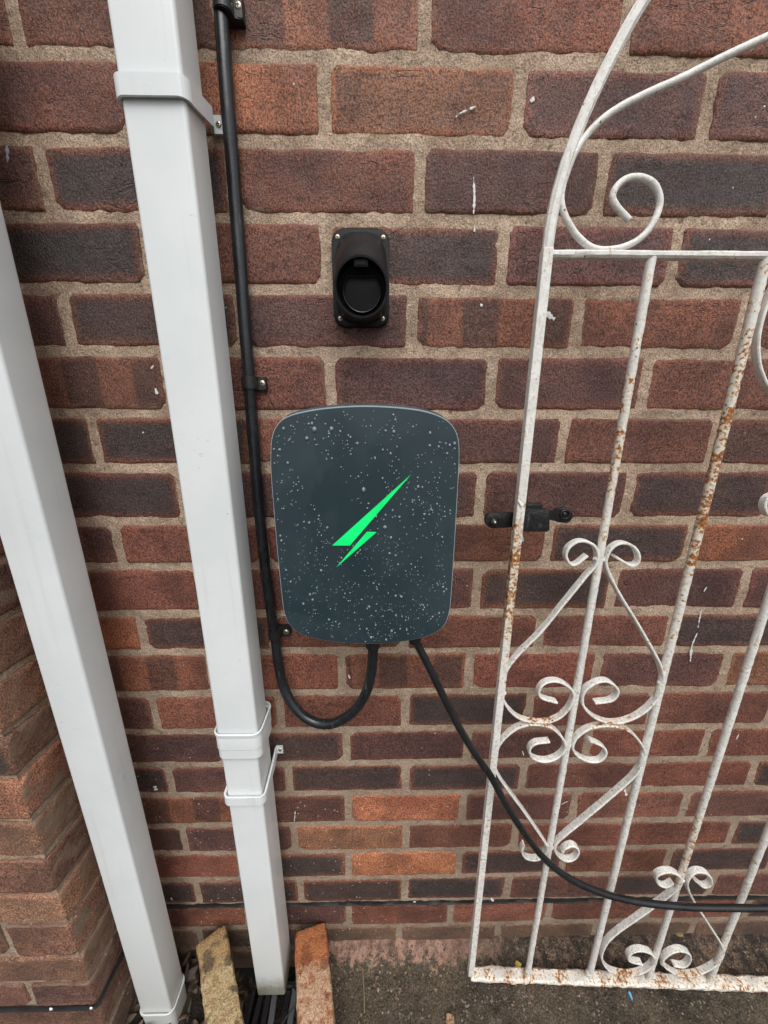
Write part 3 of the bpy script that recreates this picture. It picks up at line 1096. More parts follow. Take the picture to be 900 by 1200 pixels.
# ------------------------------------------------------------------ supply cable on the wall, with its clips
CR = 0.0080
cpx = [(258, -60), (259.5, 10), (262.5, 60), (267.5, 130), (272.5, 190), (278, 260), (284, 340), (290, 420), (294.5, 480), (300, 550), (308, 640), (316, 705), (322, 745)]
cp = [at(x, y, -0.0135 + 0.0015 * math.sin(i * 1.7)) for i, (x, y) in enumerate(cpx)]
loop = [(326, 775, -.016), (331, 800, -.020), (340, 821, -.026), (354, 838, -.032), (371, 847, -.037), (388, 848, -.042), (405, 841, -.047), (421, 826, -.051), (431, 806, -.053), (435.5, 785, -.054), (437, 765, -.054), (437, 745, -.054)]
cp += [at(x, y, Y) for x, y, Y in loop]
cp = resample(spline(cp, 8), 0.006)
cable = link('supply_cable', tube_mesh('supply_cable', cp, CR, 18, wob=0.0003), M['cable'])
tag(cable, 'thick black cable fixed down the wall and looping up under the charger', 'cable')


def cable_clip(px, py, w, h, label):
    p = at(px, py, -0.0135)
    root = tag(empty('cable_clip', (p.x, 0, p.z)), label, 'cable clip', 'black clips holding the cable')
    # hump over the cable, flange to the right of it
    hump = []
    r = CR + 0.0022
    for k in range(13):
        a = R(180 - 15 * k)
        hump.append((p.x + r * math.cos(a), -0.0135 - r * math.sin(a)))
    plan = [(p.x - r, 0.002)] + hump
    plan += [(p.x + r, -0.0105), (p.x + w, -0.0105), (p.x + w, 0.002)]
    bm = bmesh.new()
    a_ = [bm.verts.new((x, y, p.z - h / 2)) for x, y in plan]
    b_ = [bm.verts.new((x, y, p.z + h / 2)) for x, y in plan]
    n = len(plan)
    f1 = bm.faces.new(a_)
    f2 = bm.faces.new(b_[::-1])
    for i in range(n): bm.faces.new((a_[i], b_[i], b_[(i + 1) % n], a_[(i + 1) % n]))
    bmesh.ops.bevel(bm, geom=list(f1.edges) + list(f2.edges), offset=0.0009, segments=2, affect='EDGES')
    link('clip_body', bm_mesh('clip_body', bm, True, 40), M['clip'], root)
    screw(root, p.x + (w + r) / 2 + 0.0004, -0.0105, p.z, min(0.0045, (w - r) * 0.42), M['screw'])
    return root


cable_clip(261, 2, 0.0190, 0.022, 'black clip at the very top of the cable, beside the pipe bracket')
cable_clip(292.5, 449, 0.0205, 0.0165, 'small black clip halfway down the cable, above the charger')
cable_clip(322, 742, 0.0245, 0.0165, 'small black clip at the lower left corner of the charger')

# ------------------------------------------------------------------ the charger
FY = -0.1
opx = [(318.5, 560), (317.8, 530), (319.5, 512), (325, 499), (336, 489.5), (358, 483), (390, 478.5), (428, 476.8), (466, 478.5), (496, 482.5), (517, 489.5), (529.5, 499), (535.8, 512), (537.6, 530), (536.5, 560),
       (532, 640), (528, 700), (526, 717), (521, 731), (510, 741), (490, 748), (462, 752.8), (430, 754.3), (398, 752.5), (370, 748), (350, 741), (339, 731), (333.5, 717), (331, 700), (325, 640)]
ol = [at(x, y, FY) for x, y in opx]
ol = [Vector((p.x, 0, p.z)) for p in ol]
xc = 0.0475
ol = spline(ol, 5, True)
outline = [(p.x, p.z) for p in ol]


def inset(outl, d):
    n = len(outl)
    out = []
    for i in range(n):
        a, b = Vector(outl[i - 1]), Vector(outl[(i + 1) % n])
        tt = (b - a).normalized()
        nn = Vector((-tt.y, tt.x))
        p = Vector(outl[i])
        c = Vector((0.0475, 1.02))
        if nn.dot(c - p) < 0: nn = -nn
        out.append(tuple(p + nn * d))
    return out


def crown(outl, d):
    out = []
    for x, z in outl:
        u_ = max(0.0, min(1.0, (z - 1.135) / 0.025))
        out.append((x, z + d * u_))
    return out


charger = tag(empty('wall_charger', (0.0475, 0, 0.866)), 'dark slate car charging unit with glowing green bolt, covered in raindrops', 'car charger')
link('back_case', bm_mesh('back_case', prism_bm(crown(inset(outline, 0.003), 0.0072), -0.0890, -0.004, 0.003, 2), True, 40), M['case'], charger)
link('edge_trim', bm_mesh('edge_trim', prism_bm(crown(inset(outline, 0.0012), 0.0030), -0.0945, -0.0925, 0.0006, 1), True, 40), M['edge'], charger)
link('shadow_gap', bm_mesh('shadow_gap', prism_bm(crown(inset(outline, 0.0022), 0.0042), -0.0926, -0.0885), True, 40), M['slot'], charger)
link('shadow_gap', bm_mesh('shadow_gap', prism_bm(inset(outline, 0.0032), -0.0965, -0.0940), True, 40), M['slot'], charger)
cover = link('front_cover', bm_mesh('front_cover', prism_bm(outline, FY, -0.0962, 0.0013, 3), True, 30), M['charger'], charger)
link('cover_rim', bm_mesh('cover_rim', prism_bm(inset(outline, -0.0009), -0.0990, -0.0972), True, 30), M['edge'], charger)  # bevel highlight drawn as a pale rim
BOLT = []
# glowing bolt: two slivers let into the cover
for poly in ([(389.3, 639.3), (410, 639.4), (481.5, 556.3)], [(430, 623.2), (441.2, 623.7), (394.4, 664.6)]):
    pp = [at(x, y, FY - 0.0006) for x, y in poly]
    BOLT.append([(p.x, p.z) for p in pp])
    link('bolt_light', bm_mesh('bolt_light', prism_bm([(p.x, p.z) for p in pp], FY - 0.0006, FY + 0.001)), M['led'], cover)


def inside(p, poly):
    r_ = False
    n = len(poly)
    for i in range(n):
        (x1, y1), (x2, y2) = poly[i], poly[(i + 1) % n]
        if (y1 > p[1]) != (y2 > p[1]) and p[0] < (x2 - x1) * (p[1] - y1) / (y2 - y1) + x1: r_ = not r_
    return r_


safe = inset(outline, 0.003)
V, F = [], []
rr = random.Random(5)
cnt = 0
tries = 0
placed = []
while cnt < 960 and tries < 40000:
    tries += 1
    x, z = rr.uniform(-0.064, 0.16), rr.uniform(0.866, 1.176)
    d = noise.noise(Vector((x * 22, z * 15, 3.3)))
    d = 0.45 * d + 0.5 * noise.noise(Vector((x * 60, z * 50, 8.1)))
    zr = (z - 0.866) / 0.31
    # a wiped patch left of the bolt
    wipe = abs((x + 0.005) + (z - 1.09) * 0.6) < 0.022 and 1.03 < z < 1.135
    if wipe or d < rr.uniform(-0.42, 0.5): continue
    r = min(0.0022, 0.00044 + rr.expovariate(1 / 0.00034)) * (1.15 if zr > 0.5 else 0.85)
    if not inside((x, z), safe): continue
    if any(inside((x, z), q) for q in BOLT) and rr.random() < 0.9: continue
    if any((x - a) ** 2 + (z - b) ** 2 < (r + c) ** 2 * 1.1 for a, b, c in placed): continue
    placed.append((x, z, r))
    cnt += 1
    seg = 8
    sx, sz = rr.uniform(0.85, 1.15), rr.uniform(0.9, 1.3)
    b0 = len(V)
    for j, (ra, hh) in enumerate(((1.0, 0.0), (0.95, 0.42), (0.66, 0.78))):
        for k in range(seg):
            a = 2 * math.pi * k / seg + j * 0.2
            V.append((x + r * sx * ra * math.cos(a), FY - 0.00005 - hh * r, z + r * sz * ra * math.sin(a) - hh * r * 0.15))
    V.append((x, FY - 0.92 * r, z - 0.1 * r))
    for j in range(2):
        for k in range(seg):
            a, b = b0 + j * seg + k, b0 + j * seg + (k + 1) % seg
            F.append((a, b, b + seg, a + seg))
    for k in range(seg):
        F.append((b0 + 2 * seg + k, b0 + 2 * seg + (k + 1) % seg, b0 + 3 * seg))
tag(link('raindrops', mesh('raindrops', V, F), M['drop'], charger), kind='stuff')

for gp, gr in ((at(437, 757, -0.054), 0.0115), (at(486, 752, -0.064), 0.0090)):
    q0 = Vector((gp.x, gp.y, gp.z + 0.016))
    link('cable_gland', tube_mesh('cable_gland', resample([q0, q0 - Vector((0, 0, 0.017))], 0.004), gr, 18), M['clip'], charger)

# cable of the charger hanging across the gate
kp = [(484, 735, -.062), (488, 752, -.064), (500, 776, -.068), (518, 813, -.074), (540, 856, -.080), (560, 888, -.085), (576, 911, -.089), (592, 941, -.093), (613, 974, -.096), (640, 1008, -.098), (672, 1032, -.101), (710, 1048, -.103), (755, 1058, -.105), (810, 1063, -.107), (860, 1064, -.108), (905, 1064, -.109), (960, 1062, -.110), (1040, 1056, -.112), (1120, 1046, -.114)]
kp = resample(spline([at(x, y, Y) for x, y, Y in kp], 8), 0.006)
tag(link('charging_cable', tube_mesh('charging_cable', kp, lambda t_: 0.0058 - 0.0007 * t_, 18, wob=0.0003), M['rubber']), 'thin black cable hanging from the charger across the front of the gate', 'cable')

# ------------------------------------------------------------------ connector holster
hol = tag(empty('connector_holster', (0.0425, 0, 1.34)), 'black plastic holster for a car charging plug, screwed to the wall above the charger', 'plug holster')
hx0, hx1, hz0, hz1 = 0.0062, 0.0785, 1.2815, 1.3915
link('base_plate', bm_mesh('base_plate', prism_bm(rrect(hx0, hx1, hz0, hz1, 0.0145, 8), -0.0095, 0.002, 0.003, 3), True, 40), M['holster'], hol)
cxh, czh, rh = 0.0447, 1.3115, 0.0318
ctr = Vector((cxh, -0.056, czh))
N = 48
axis = Vector((0, -1, -0.22)).normalized()
hu = Vector((1, 0, 0))
hv = hu.cross(axis).normalized()
if hv.z < 0: hv = -hv
rows = []
bm = bmesh.new()
base_pts = []
for k in range(N):
    a = 2 * math.pi * k / N
    cx_, sz_ = math.cos(a), math.sin(a)
    # squarish foot that reaches up to the top of the plate
    sq = (abs(cx_) ** 3.2 + abs(sz_) ** 3.2) ** (-1 / 3.2)
    bx = cxh - 0.0022 + 0.0335 * sq * cx_
    bz = (1.3325 + 0.0555 * sq * sz_) if sz_ > 0 else (1.3325 + 0.0475 * sq * sz_ * 1.0)
    bz = max(bz, 1.2845)
    base_pts.append(Vector((bx, -0.0085, bz)))
for j in range(9):
    s = j / 8
    e = s ** 0.85
    row = []
    for k in range(N):
        a = 2 * math.pi * k / N
        rim = ctr + hu * (rh * math.cos(a)) + hv * (rh * math.sin(a))
        p = base_pts[k].lerp(rim, e)
        if base_pts[k].z > czh: p.y -= 0.010 * math.sin(math.pi * s) * max(0, math.sin(a)) * 0.6
        row.append(bm.verts.new(p))
    rows.append(row)
rin = rh - 0.0030
for (rad, dep) in ((rh - 0.0005, -0.0010), (rin + 0.0004, -0.0010), (rin, 0.0005), (rin * 0.985, 0.012), (rin * 0.97, 0.026), (rin * 0.70, 0.0262)):
    rows.append([bm.verts.new(ctr - axis * dep + hu * (rad * math.cos(2 * math.pi * k / N)) + hv * (rad * math.sin(2 * math.pi * k / N))) for k in range(N)])
for a, b in zip(rows[:-1], rows[1:]):
    for k in range(N): bm.faces.new((a[k], a[(k + 1) % N], b[(k + 1) % N], b[k]))
bm.faces.new(rows[-1])
link('cup', bm_mesh('cup', bm, True, 45), M['holster'], hol)
# flat-topped socket wall inside the cup
def dshape(r, flat, n=40):
    out = []
    for k in range(n):
        a = 2 * math.pi * k / n
        out.append((r * 1.02 * math.cos(a), min(r * math.sin(a), flat)))
    return out
bm = bmesh.new()
rws = []
for (r_, fl, dep) in ((0.0232, 0.0160, 0.0255), (0.0232, 0.0160, 0.0155), (0.0224, 0.0152, 0.0150), (0.0216, 0.0144, 0.0155), (0.0216, 0.0144, 0.0250)):
    rws.append([bm.verts.new(ctr - axis * dep + hu * x + hv * (z - 0.002)) for x, z in dshape(r_, fl)])
for a, b in zip(rws[:-1], rws[1:]):
    for k in range(40): bm.faces.new((a[k], a[(k + 1) % 40], b[(k + 1) % 40], b[k]))
bm.faces.new(rws[-1])
link('socket_wall', bm_mesh('socket_wall', bm, True, 45), M['holster_in'], hol)
bm = bmesh.new()
box_bm(-0.0085, 0.0085, -0.003, 0.010, 0.0205, 0.0285, 0.0006, 1, bm)
for v in bm.verts: v.co = ctr - axis * (v.co.y + 0.008) + hu * v.co.x + hv * v.co.z
lk = link('latch_block', bm_mesh('latch_block', bm), M['holster_in'], hol)
bm = bmesh.new()
box_bm(-0.006, 0.006, -0.0045, -0.001, 0.0222, 0.0264, 0.0005, 1, bm)
for v in bm.verts: v.co = ctr - axis * (v.co.y + 0.008) + hu * v.co.x + hv * v.co.z
link('latch_slot', bm_mesh('latch_slot', bm), M['clip'], lk)
for sx, sz in ((hx0 + 0.0078, hz1 - 0.010), (hx1 - 0.0078, hz1 - 0.010), (hx0 + 0.0085, hz0 + 0.009), (hx1 - 0.0085, hz0 + 0.009)):
    screw(hol, sx, -0.0097, sz, 0.0030, M['screw'])

# ------------------------------------------------------------------ the gate
GX0, GY0, GS = 0.258, -0.060, -0.020
GDIR = Vector((1, GS, 0)).normalized()
GN = Vector((-GS, 1, 0)).normalized()


def g(x, y, off=0.0):
    """point of the gate's plane seen at a photo pixel"""
    d = ray(x, y)
    P0 = Vector((GX0, GY0 + off, 0))
    tt = (P0 - EYE).dot(GN) / d.dot(GN)
    return EYE + d * tt


gate = tag(empty('garden_gate', (0.258, -0.06, 0.02)), 'white painted wrought iron gate with scrolls and rust, folded back against the wall', 'gate')


def rust(o, base, mid=0.0, z=0.0, h=0.1):
    o['rust'] = base
    o['rust_mid'] = mid
    o['rust_z'] = z
    o['rust_h'] = h
    return o


def gz(y): return g(700, y).z


s0, s1 = g(640.5, 297), g(551.5, 1139)
sx_ = (s0.x + s1.x) / 2
bm = box_bm(-0.0058, 0.0058, -0.0058, 0.0058, s1.z - 0.004, s0.z + 0.004, 0.0012, 2)
# a few cuts so that the paint relief follows the bar
for v in bm.verts:
    v.co = Vector((s0.x + (s1.x - s0.x) * (s0.z - v.co.z) / (s0.z - s1.z), s0.y, v.co.z)) + GDIR * v.co.x + GN * v.co.y
rust(link('stile', bm_mesh('stile', bm), M['gate'], gate), 0.05, 0.17, g(600, 690).z, 0.11)
# arch that rises from the stile
ar = [g(x, y) for x, y in ((640.5, 300), (645, 265), (652, 230), (662, 195), (675, 158), (690, 122), (710, 80), (732, 38), (756, -2), (790, -48), (835, -92), (900, -128), (980, -145))]
rust(link('arch_bar', ribbon_mesh('arch_bar', resample(spline(ar, 8), 0.008), 0.0115, 0.0105, GN, 0.0004), M['gate'], gate), 0.0)
# rails
def rail(a, b, th, wd, name, rb, mid=0.0, wob=0.0006):
    pts = resample([a, b], 0.008)
    return rust(link(name, ribbon_mesh(name, pts, th, wd, GN, wob), M['gate'], gate), rb, mid, a.z, 0.5)
ra, rb_ = g(641, 298.5), g(900, 300.5)
d_ = (rb_ - ra)
rail(ra, ra + d_ * 2.0, 0.0075, 0.011, 'top_rail', 0.02)
ba, bb = g(551, 1141), g(900, 1153.5)
ba, bb = Vector((ba.x, ba.y, ba.z)), Vector((bb.x, bb.y, bb.z))
rail(ba, ba + (bb - ba) * 1.42, 0.0115, 0.021, 'bottom_rail', 0.140, 0.0, 0.0018)
gate_bars = [((765, 303), (618, 1142), 0.0053, 0.015, 0.150, 520, 0.15), ((905.5, 300), (690, 1145), 0.0057, 0.015, 0.182, 560, 0.26), ((1024, 300), (759, 1148), 0.0053, 0.035, 0.12, 1000, 0.12), ((1140, 300), (831, 1150), 0.0052, 0.03, 0.08, 1110, 0.10)]
gx = []
for top, bot, rad, r0, rm, yz, rhh in gate_bars:
    b = g(*bot)
    t0_ = g(*top)
    x = b.x
    gx.append(x)
    ztop = ra.z + d_.z / d_.x * (x - ra.x)
    a = Vector((x, GY0 + GS * (x - GX0), ztop))
    b = Vector((x, GY0 + GS * (x - GX0), b.z))
    rust(link('bar', tube_mesh('bar', resample([a, b], 0.006), rad, 14, wob=0.0006), M['gate'], gate), r0, rm, gz(yz), rhh)
print('gate bars x', [round(v, 3) for v in gx], 'stile', s0, s1)
for x in (0.93, 1.035):
    yy = GY0 + GS * (x - GX0)
    rust(link('bar', tube_mesh('bar', resample([Vector((x, yy, ra.z + d_.z / d_.x * (x - ra.x))), Vector((x, yy, ba.z))], 0.006), 0.0072, 14, wob=0.0009), M['gate'], gate), 0.03)
bm = box_bm(-0.006, 0.006, -0.006, 0.006, ba.z - 0.03, ra.z + 0.25, 0.001, 1)
for v in bm.verts: v.co = Vector((1.14, GY0 + GS * (1.14 - GX0), v.co.z)) + GDIR * v.co.x + GN * v.co.y
rust(link('stile', bm_mesh('stile', bm), M['gate'], gate), 0.03)

scrolls = [
    # upper pair, heart turned down
    [(687, 650), (674, 660), (667, 660), (662, 651), (665, 641), (674, 634.5), (684, 633.5), (695, 639), (699, 650), (696, 662), (684, 676), (658, 708), (632, 740), (608, 764), (592.5, 785), (587.5, 809), (592.5, 825), (608, 840), (632, 845), (651, 841), (665, 829), (671, 813), (665, 803), (651, 796.5), (637, 799), (630.5, 808), (634, 816), (652, 821.5)],
    [(719, 651), (729, 657.5), (738, 662), (745, 659), (747, 651), (741, 640), (729, 635.5), (718, 639), (711, 648), (708.5, 659), (713, 673), (725, 696), (747, 732), (764, 762), (772, 778), (775, 793), (771, 812), (755, 831), (733, 843), (712, 845), (693, 837), (681.5, 823), (684, 808), (696, 799), (709, 796.5), (720, 803), (722.5, 811), (715, 819), (696, 822)],
    # lower pair
    [(643, 867), (626, 869.5), (619.5, 877), (623.5, 886), (638, 890), (653, 885), (661.5, 874), (656.5, 861), (643, 850), (623.5, 847), (604, 852), (587, 867), (579.5, 884), (580, 899), (589, 916), (614, 950), (636, 982), (640.5, 991.5), (636, 1001), (626, 1005), (615, 1002.5), (610.8, 994), (613.5, 988)],
    [(689.5, 865.7), (704, 872), (709, 880), (702, 889), (689.5, 890), (676, 884), (670, 874), (675, 862), (689.5, 852), (709, 848.5), (728.6, 851), (743, 861), (753, 876.6), (752, 891), (741, 908), (719, 928), (687, 955), (658, 979), (649.5, 989), (652, 999), (662.6, 1006), (673.6, 1002.5), (677, 994), (670, 988.5), (661.5, 991.5), (658, 996)],
    # small pair on the bottom rail
    [(787.5, 1032), (778, 1036.6), (769, 1032), (769, 1023), (783, 1019), (795, 1024.5), (796, 1034), (785, 1045), (753, 1068.5), (719, 1093), (707, 1107.6), (704.5, 1122), (714, 1135), (734, 1140), (753, 1136), (765.6, 1124.7), (762, 1115), (748.5, 1111), (737, 1115), (736, 1122.7), (751, 1127)],
    [(813, 1029), (823, 1036.7), (831.6, 1033), (829, 1023), (817, 1019), (807, 1024.5), (804, 1036.7), (813, 1056), (829, 1080.7), (844, 1105), (845, 1117), (836.5, 1128.6), (817, 1138.6), (797, 1140.5), (780, 1132), (775, 1123.7), (783, 1115), (795, 1111), (806, 1115), (807, 1123), (800, 1130), (788, 1128.6)],
    # top of the next heart, mostly outside the picture
    [(908, 330), (898, 352), (890.5, 375), (886, 398), (886, 420), (891, 440), (902, 458), (925, 470), (955, 462), (975, 440), (972, 410), (950, 398)],
    [(915, 590), (906, 603), (897, 602), (893.5, 592), (898, 582), (912, 578), (926, 586), (928, 605), (915, 632), (890 + 10, 668), (912, 640)][:9],
]
for i, sc in enumerate(scrolls):
    pts = resample(spline([g(x, y) for x, y in sc], 7), 0.0035)
    o = link('scroll', ribbon_mesh('scroll', pts, 0.0036, 0.0112 if i < 6 else 0.010, GN, 0.00035), M['gate'], gate)
    rust(o, 0.015, 0.13 if i < 4 else (0.16 if i < 6 else 0.0), gz(845) if i < 4 else gz(1140), 0.02)
# thin rod scroll at the head of the gate
rod = [(960, 14), (905, 40.5), (850, 66), (800, 91), (750, 113.5), (718, 131), (695, 150), (676, 175), (664, 203), (657.5, 228), (659.5, 246), (668, 265), (680, 280.5), (695, 291), (712, 293), (735, 288), (756, 274), (770, 251), (773, 232), (766, 216), (752, 208.5), (736, 209), (723, 218), (717.5, 231), (724, 244), (737, 258)]
rust(link('scroll', tube_mesh('scroll', resample(spline([g(x, y) for x, y in rod], 7), 0.0035), 0.0036, 10, wob=0.0003), M['gate'], gate), 0.0)

# weld beads where the scrolls and rails meet the bars
rr = random.Random(17)
for px_, py_, r_ in ((642, 298, .0075), (699, 655, .0062), (705, 655, .0058), (673, 812, .006), (667, 872, .006), (646, 992, .006), (590, 812, .005), (774, 800, .006), (753, 884, .006), (581, 888, .005), (799, 1031, .006), (633, 846, .006), (712, 847, .006), (659, 205, .006), (712, 295, .006), (764, 303, .007), (776, 1128, .006), (618, 1137, .007), (690, 1140, .008)):
    bm = bmesh.new()
    bmesh.ops.create_icosphere(bm, subdivisions=2, radius=1.0)
    r_ *= 0.78
    c_ = g(px_, py_, -0.0005)
    sq = Vector((rr.uniform(0.7, 1.15), 0.95, rr.uniform(0.8, 1.3)))
    for v in bm.verts:
        n_ = v.co.normalized()
        q = c_ + Vector((n_.x * sq.x, n_.y * sq.y, n_.z * sq.z)) * r_
        v.co = q + n_ * (0.0016 * noise.noise(q * 260.0))
    rust(link('weld', bm_mesh('weld', bm, True, 80), M['gate'], gate), 0.07)

# latch on the stile: strap, box and striker
latch = empty('latch', (0, 0, 0))
latch.parent = gate
LY = 0.010
c0 = g(622, 607, LY)
latch.location = c0 - origin(gate)


def gpoly(px, off): return [g(x, y, off) for x, y in px]


def plate(name, px, off, th, mat, parent, bev=0.0008):
    P = [(p.x, p.z) for p in gpoly(px, off)]
    yy = GY0 + off + GS * (c0.x - GX0)
    return link(name, bm_mesh(name, prism_bm(P, yy - th, yy, bev, 2), True, 35), mat, parent)


arc = lambda cx, cy, r, a0, a1, n=12: [(cx + r * math.cos(R(a0 + (a1 - a0) * k / n)), cy + r * math.sin(R(a0 + (a1 - a0) * k / n))) for k in range(n + 1)]
plate('latch_strap', [(606, 599.5), (606, 616.5)] + arc(576, 608.5, 9.2, 80, 280), 0.016, 0.005, M['iron'], latch)
plate('latch_box', [(608, 595), (638, 595), (640, 598), (640, 618.5), (637, 620.5), (608, 620)], 0.010, 0.012, M['iron'], latch, 0.0015)
plate('latch_tab', [(614, 588.8), (633.5, 588.8), (634, 596.5), (613.5, 596.5)], 0.016, 0.006, M['iron'], latch)
plate('striker', [(638, 598.5), (645, 598.5), (651, 596)] + arc(660.5, 602.8, 9.0, -100, 100) + [(652, 611), (645, 608), (638, 607)], 0.012, 0.006, M['iron'], latch)
p = g(577, 611, 0.016)
bm = dome_bm(Vector((0, 0, 0)), 0.0068, 0.0055, seg=16, rings=5)
link('bolt', bm_mesh('bolt', bm, True, 60), M['iron'], latch, (p.x, p.y - 0.005, p.z))
p = g(577, 609.5, 0.016)
bm = dome_bm(Vector((0, 0, 0)), 0.0028, 0.004, seg=12, rings=4)
link('bolt', bm_mesh('bolt', bm, True, 60), M['screw'], latch, (p.x, p.y - 0.0095, p.z))
p = g(628.5, 613.5, 0.010)
bm = dome_bm(Vector((0, 0, 0)), 0.0036, 0.0004, seg=14, rings=2)
link('rivet_hole', bm_mesh('rivet_hole', bm), M['slot'], latch, (p.x, p.y - 0.0121, p.z))
p = g(659.5, 601.5, 0.012)
ring_ = [Vector((p.x + 0.0062 * math.cos(2 * math.pi * k / 20), p.y - 0.0062, p.z + 0.0062 * math.sin(2 * math.pi * k / 20))) for k in range(21)]
link('eye_ring', tube_mesh('eye_ring', ring_, 0.0011, 8), M['iron'], latch)
bm = dome_bm(Vector((0, 0, 0)), 0.0030, 0.0012, seg=14, rings=3)
link('rivet', bm_mesh('rivet', bm, True, 60), M['iron'], latch, (p.x, p.y - 0.006, p.z))


def drip(px, off, r, mat, parent):
    return link('paint_drip', tube_mesh('paint_drip', resample(spline(gpoly(px, off), 5), 0.002), lambda t_: r * (0.7 + 0.4 * t_), 8), mat, parent)


drip([(610, 622), (611.5, 628), (612, 634)], 0.004, 0.0018, M['splash_blue'], gate)
drip([(607, 586), (609, 589.5), (611.5, 593)], -0.006, 0.0020, M['splash'], gate)

# ------------------------------------------------------------------ ground
def gh(x, y):
    z = 0.0022 * noise.noise(Vector((x * 9, y * 9, 0))) + 0.0030 * noise.noise(Vector((x * 55, y * 55, 5))) + 0.0020 * noise.noise(Vector((x * 150, y * 150, 2)))
    # rough mortar fillet along the foot of the wall
    if x > -0.10:
        f = max(0.0, 1 + y / (0.045 + 0.014 * noise.noise(Vector((x * 13, 0, 2)))))
        z += 0.020 * min(f, 1.0) ** 1.4 * min(1, (x + 0.10) / 0.05)
    # hollow round the gully
    def smooth(a, b, v):
        u_ = max(0.0, min(1.0, (v - a) / (b - a)))
        return u_ * u_ * (3 - 2 * u_)
    edge_r = -0.055 - (y + 0.02) * 0.27
    hol_ = smooth(edge_r - 0.035, edge_r - 0.075, x) * smooth(-0.36, -0.27, x) * smooth(-0.33, -0.24, y)
    z -= 0.11 * hol_
    left = smooth(-0.20, -0.26, x) * smooth(-0.40, -0.25, y)
    z -= 0.030 * left * (1 - hol_)
    return z


def axis_pts(lo, a, b, hi, step):
    l = [lo, lo * 0.4, lo * 0.15, lo * 0.06]
    l = [v for v in l if v < a - 0.3]
    l += [a - 0.15, a - 0.05]
    n = int((b - a) / step)
    l += [a + (b - a) * i / n for i in range(n + 1)]
    h = [hi * 0.06, hi * 0.15, hi * 0.4, hi]
    l += [b + 0.05, b + 0.15] + [v for v in h if v > b + 0.3]
    return l


gxs = axis_pts(-60, -0.62, 1.15, 60, 0.0048)
gys = axis_pts(-60, -0.36, 0.012, 60, 0.0048)
V, F = [], []
for y in gys:
    for x in gxs:
        V.append((x, y, gh(x, y) if (-0.9 < x < 1.5 and -0.7 < y < 0.2) else 0.0))
W = len(gxs)
for j in range(len(gys) - 1):
    for i in range(W - 1):
        a = j * W + i
        F.append((a, a + 1, a + W + 1, a + W))
tag(link('ground', mesh('ground', V, F), M['ground']), 'wet dark concrete ground at the foot of the wall', kind='structure')

# ------------------------------------------------------------------ loose bricks beside the gully
def loose(c_far_l, c_far_r, ztop, mat, seed, label, wide, ang):
    a, b = atz(*c_far_l, ztop), atz(*c_far_r, ztop)
    ux = Vector((math.cos(R(ang)), math.sin(R(ang)), 0))
    uy = Vector((ux.y, -ux.x, 0))             # towards the viewer
    me = brick_mesh(seed, wide, 0.215, 0.100, 10, 30, 14, r=0.005, chips=3, rough=2.2)
    me.materials.clear()
    me.materials.append(mat)
    c = a + ux * (wide / 2) + uy * 0.1075 + Vector((0, 0, -0.050))
    o = link('loose_brick', me, None, None, c)
    o.rotation_euler = (0, 0, math.atan2(ux.y, ux.x))
    tag(o, label, 'brick', 'loose bricks beside the pipe foot')
    return o


o = loose((229.5, 1107), (267, 1090), 0.098, M['loose_y'], 801, 'loose brick with yellow and grey stains, lying between the two downpipes', 0.058, 34)
o = loose((345.5, 1092), (383, 1081), 0.098, M['loose_o'], 802, 'loose orange brick with pale mortar on it, lying right of the pipe with brackets', 0.066, 15)
bpy.context.view_layer.update()
for o in pier.children:                       # the pier's bricks are browner and plainer than the wall's
    if o.name.startswith('brick'):
        c_ = list(o.color)
        l_ = sum(c_[:3]) / 3
        o.color = (c_[0] * 0.85 + l_ * 0.36, c_[1] * 0.85 + l_ * 0.36, c_[2] * 0.85 + l_ * 0.28, 1)
        o['rim'] = o['rim'] * 0.35

# ------------------------------------------------------------------ gully under the pipe
gul = tag(empty('drain_gully', (-0.14, -0.12, -0.05)), 'black plastic drain gully with bars under the downpipe, between the loose bricks', 'drain')
bm = bmesh.new()
for (x0, x1, y0, y1) in ((-0.215, -0.085, -0.215, -0.207), (-0.215, -0.085, -0.040, -0.032), (-0.215, -0.207, -0.207, -0.040), (-0.093, -0.085, -0.207, -0.040)):
    box_bm(x0, x1, y0, y1, -0.085, -0.045, 0.001, 1, bm)
link('gully_frame', bm_mesh('gully_frame', bm), M['grate'], gul)
for i in range(6):
    bm = box_bm(-0.006, 0.006, -0.082, 0.082, -0.006, 0.006, 0.001, 1)
    o = link('grate_bar', bm_mesh('grate_bar', bm), M['grate_grey' if i in (2, 4) else 'grate'], gul, (-0.198 + i * 0.019, -0.123, -0.052 - 0.006 * (i % 2)))
    o.rotation_euler = (0.05 * (i % 3 - 1), 0.1 * (i % 2), 0.05 * (i % 3 - 1))
pa, pb = Vector((-0.225, -0.125, -0.020)), Vector((-0.165, -0.132, -0.022))
link('waste_pipe', tube_mesh('waste_pipe', resample([pa, pb], 0.01), 0.012, 16), M['grate'], gul)
link('waste_pipe_end', tube_mesh('waste_pipe_end', [pb, pb + Vector((0.004, -0.0004, 0))], 0.0105, 16), M['red_rag'], gul)

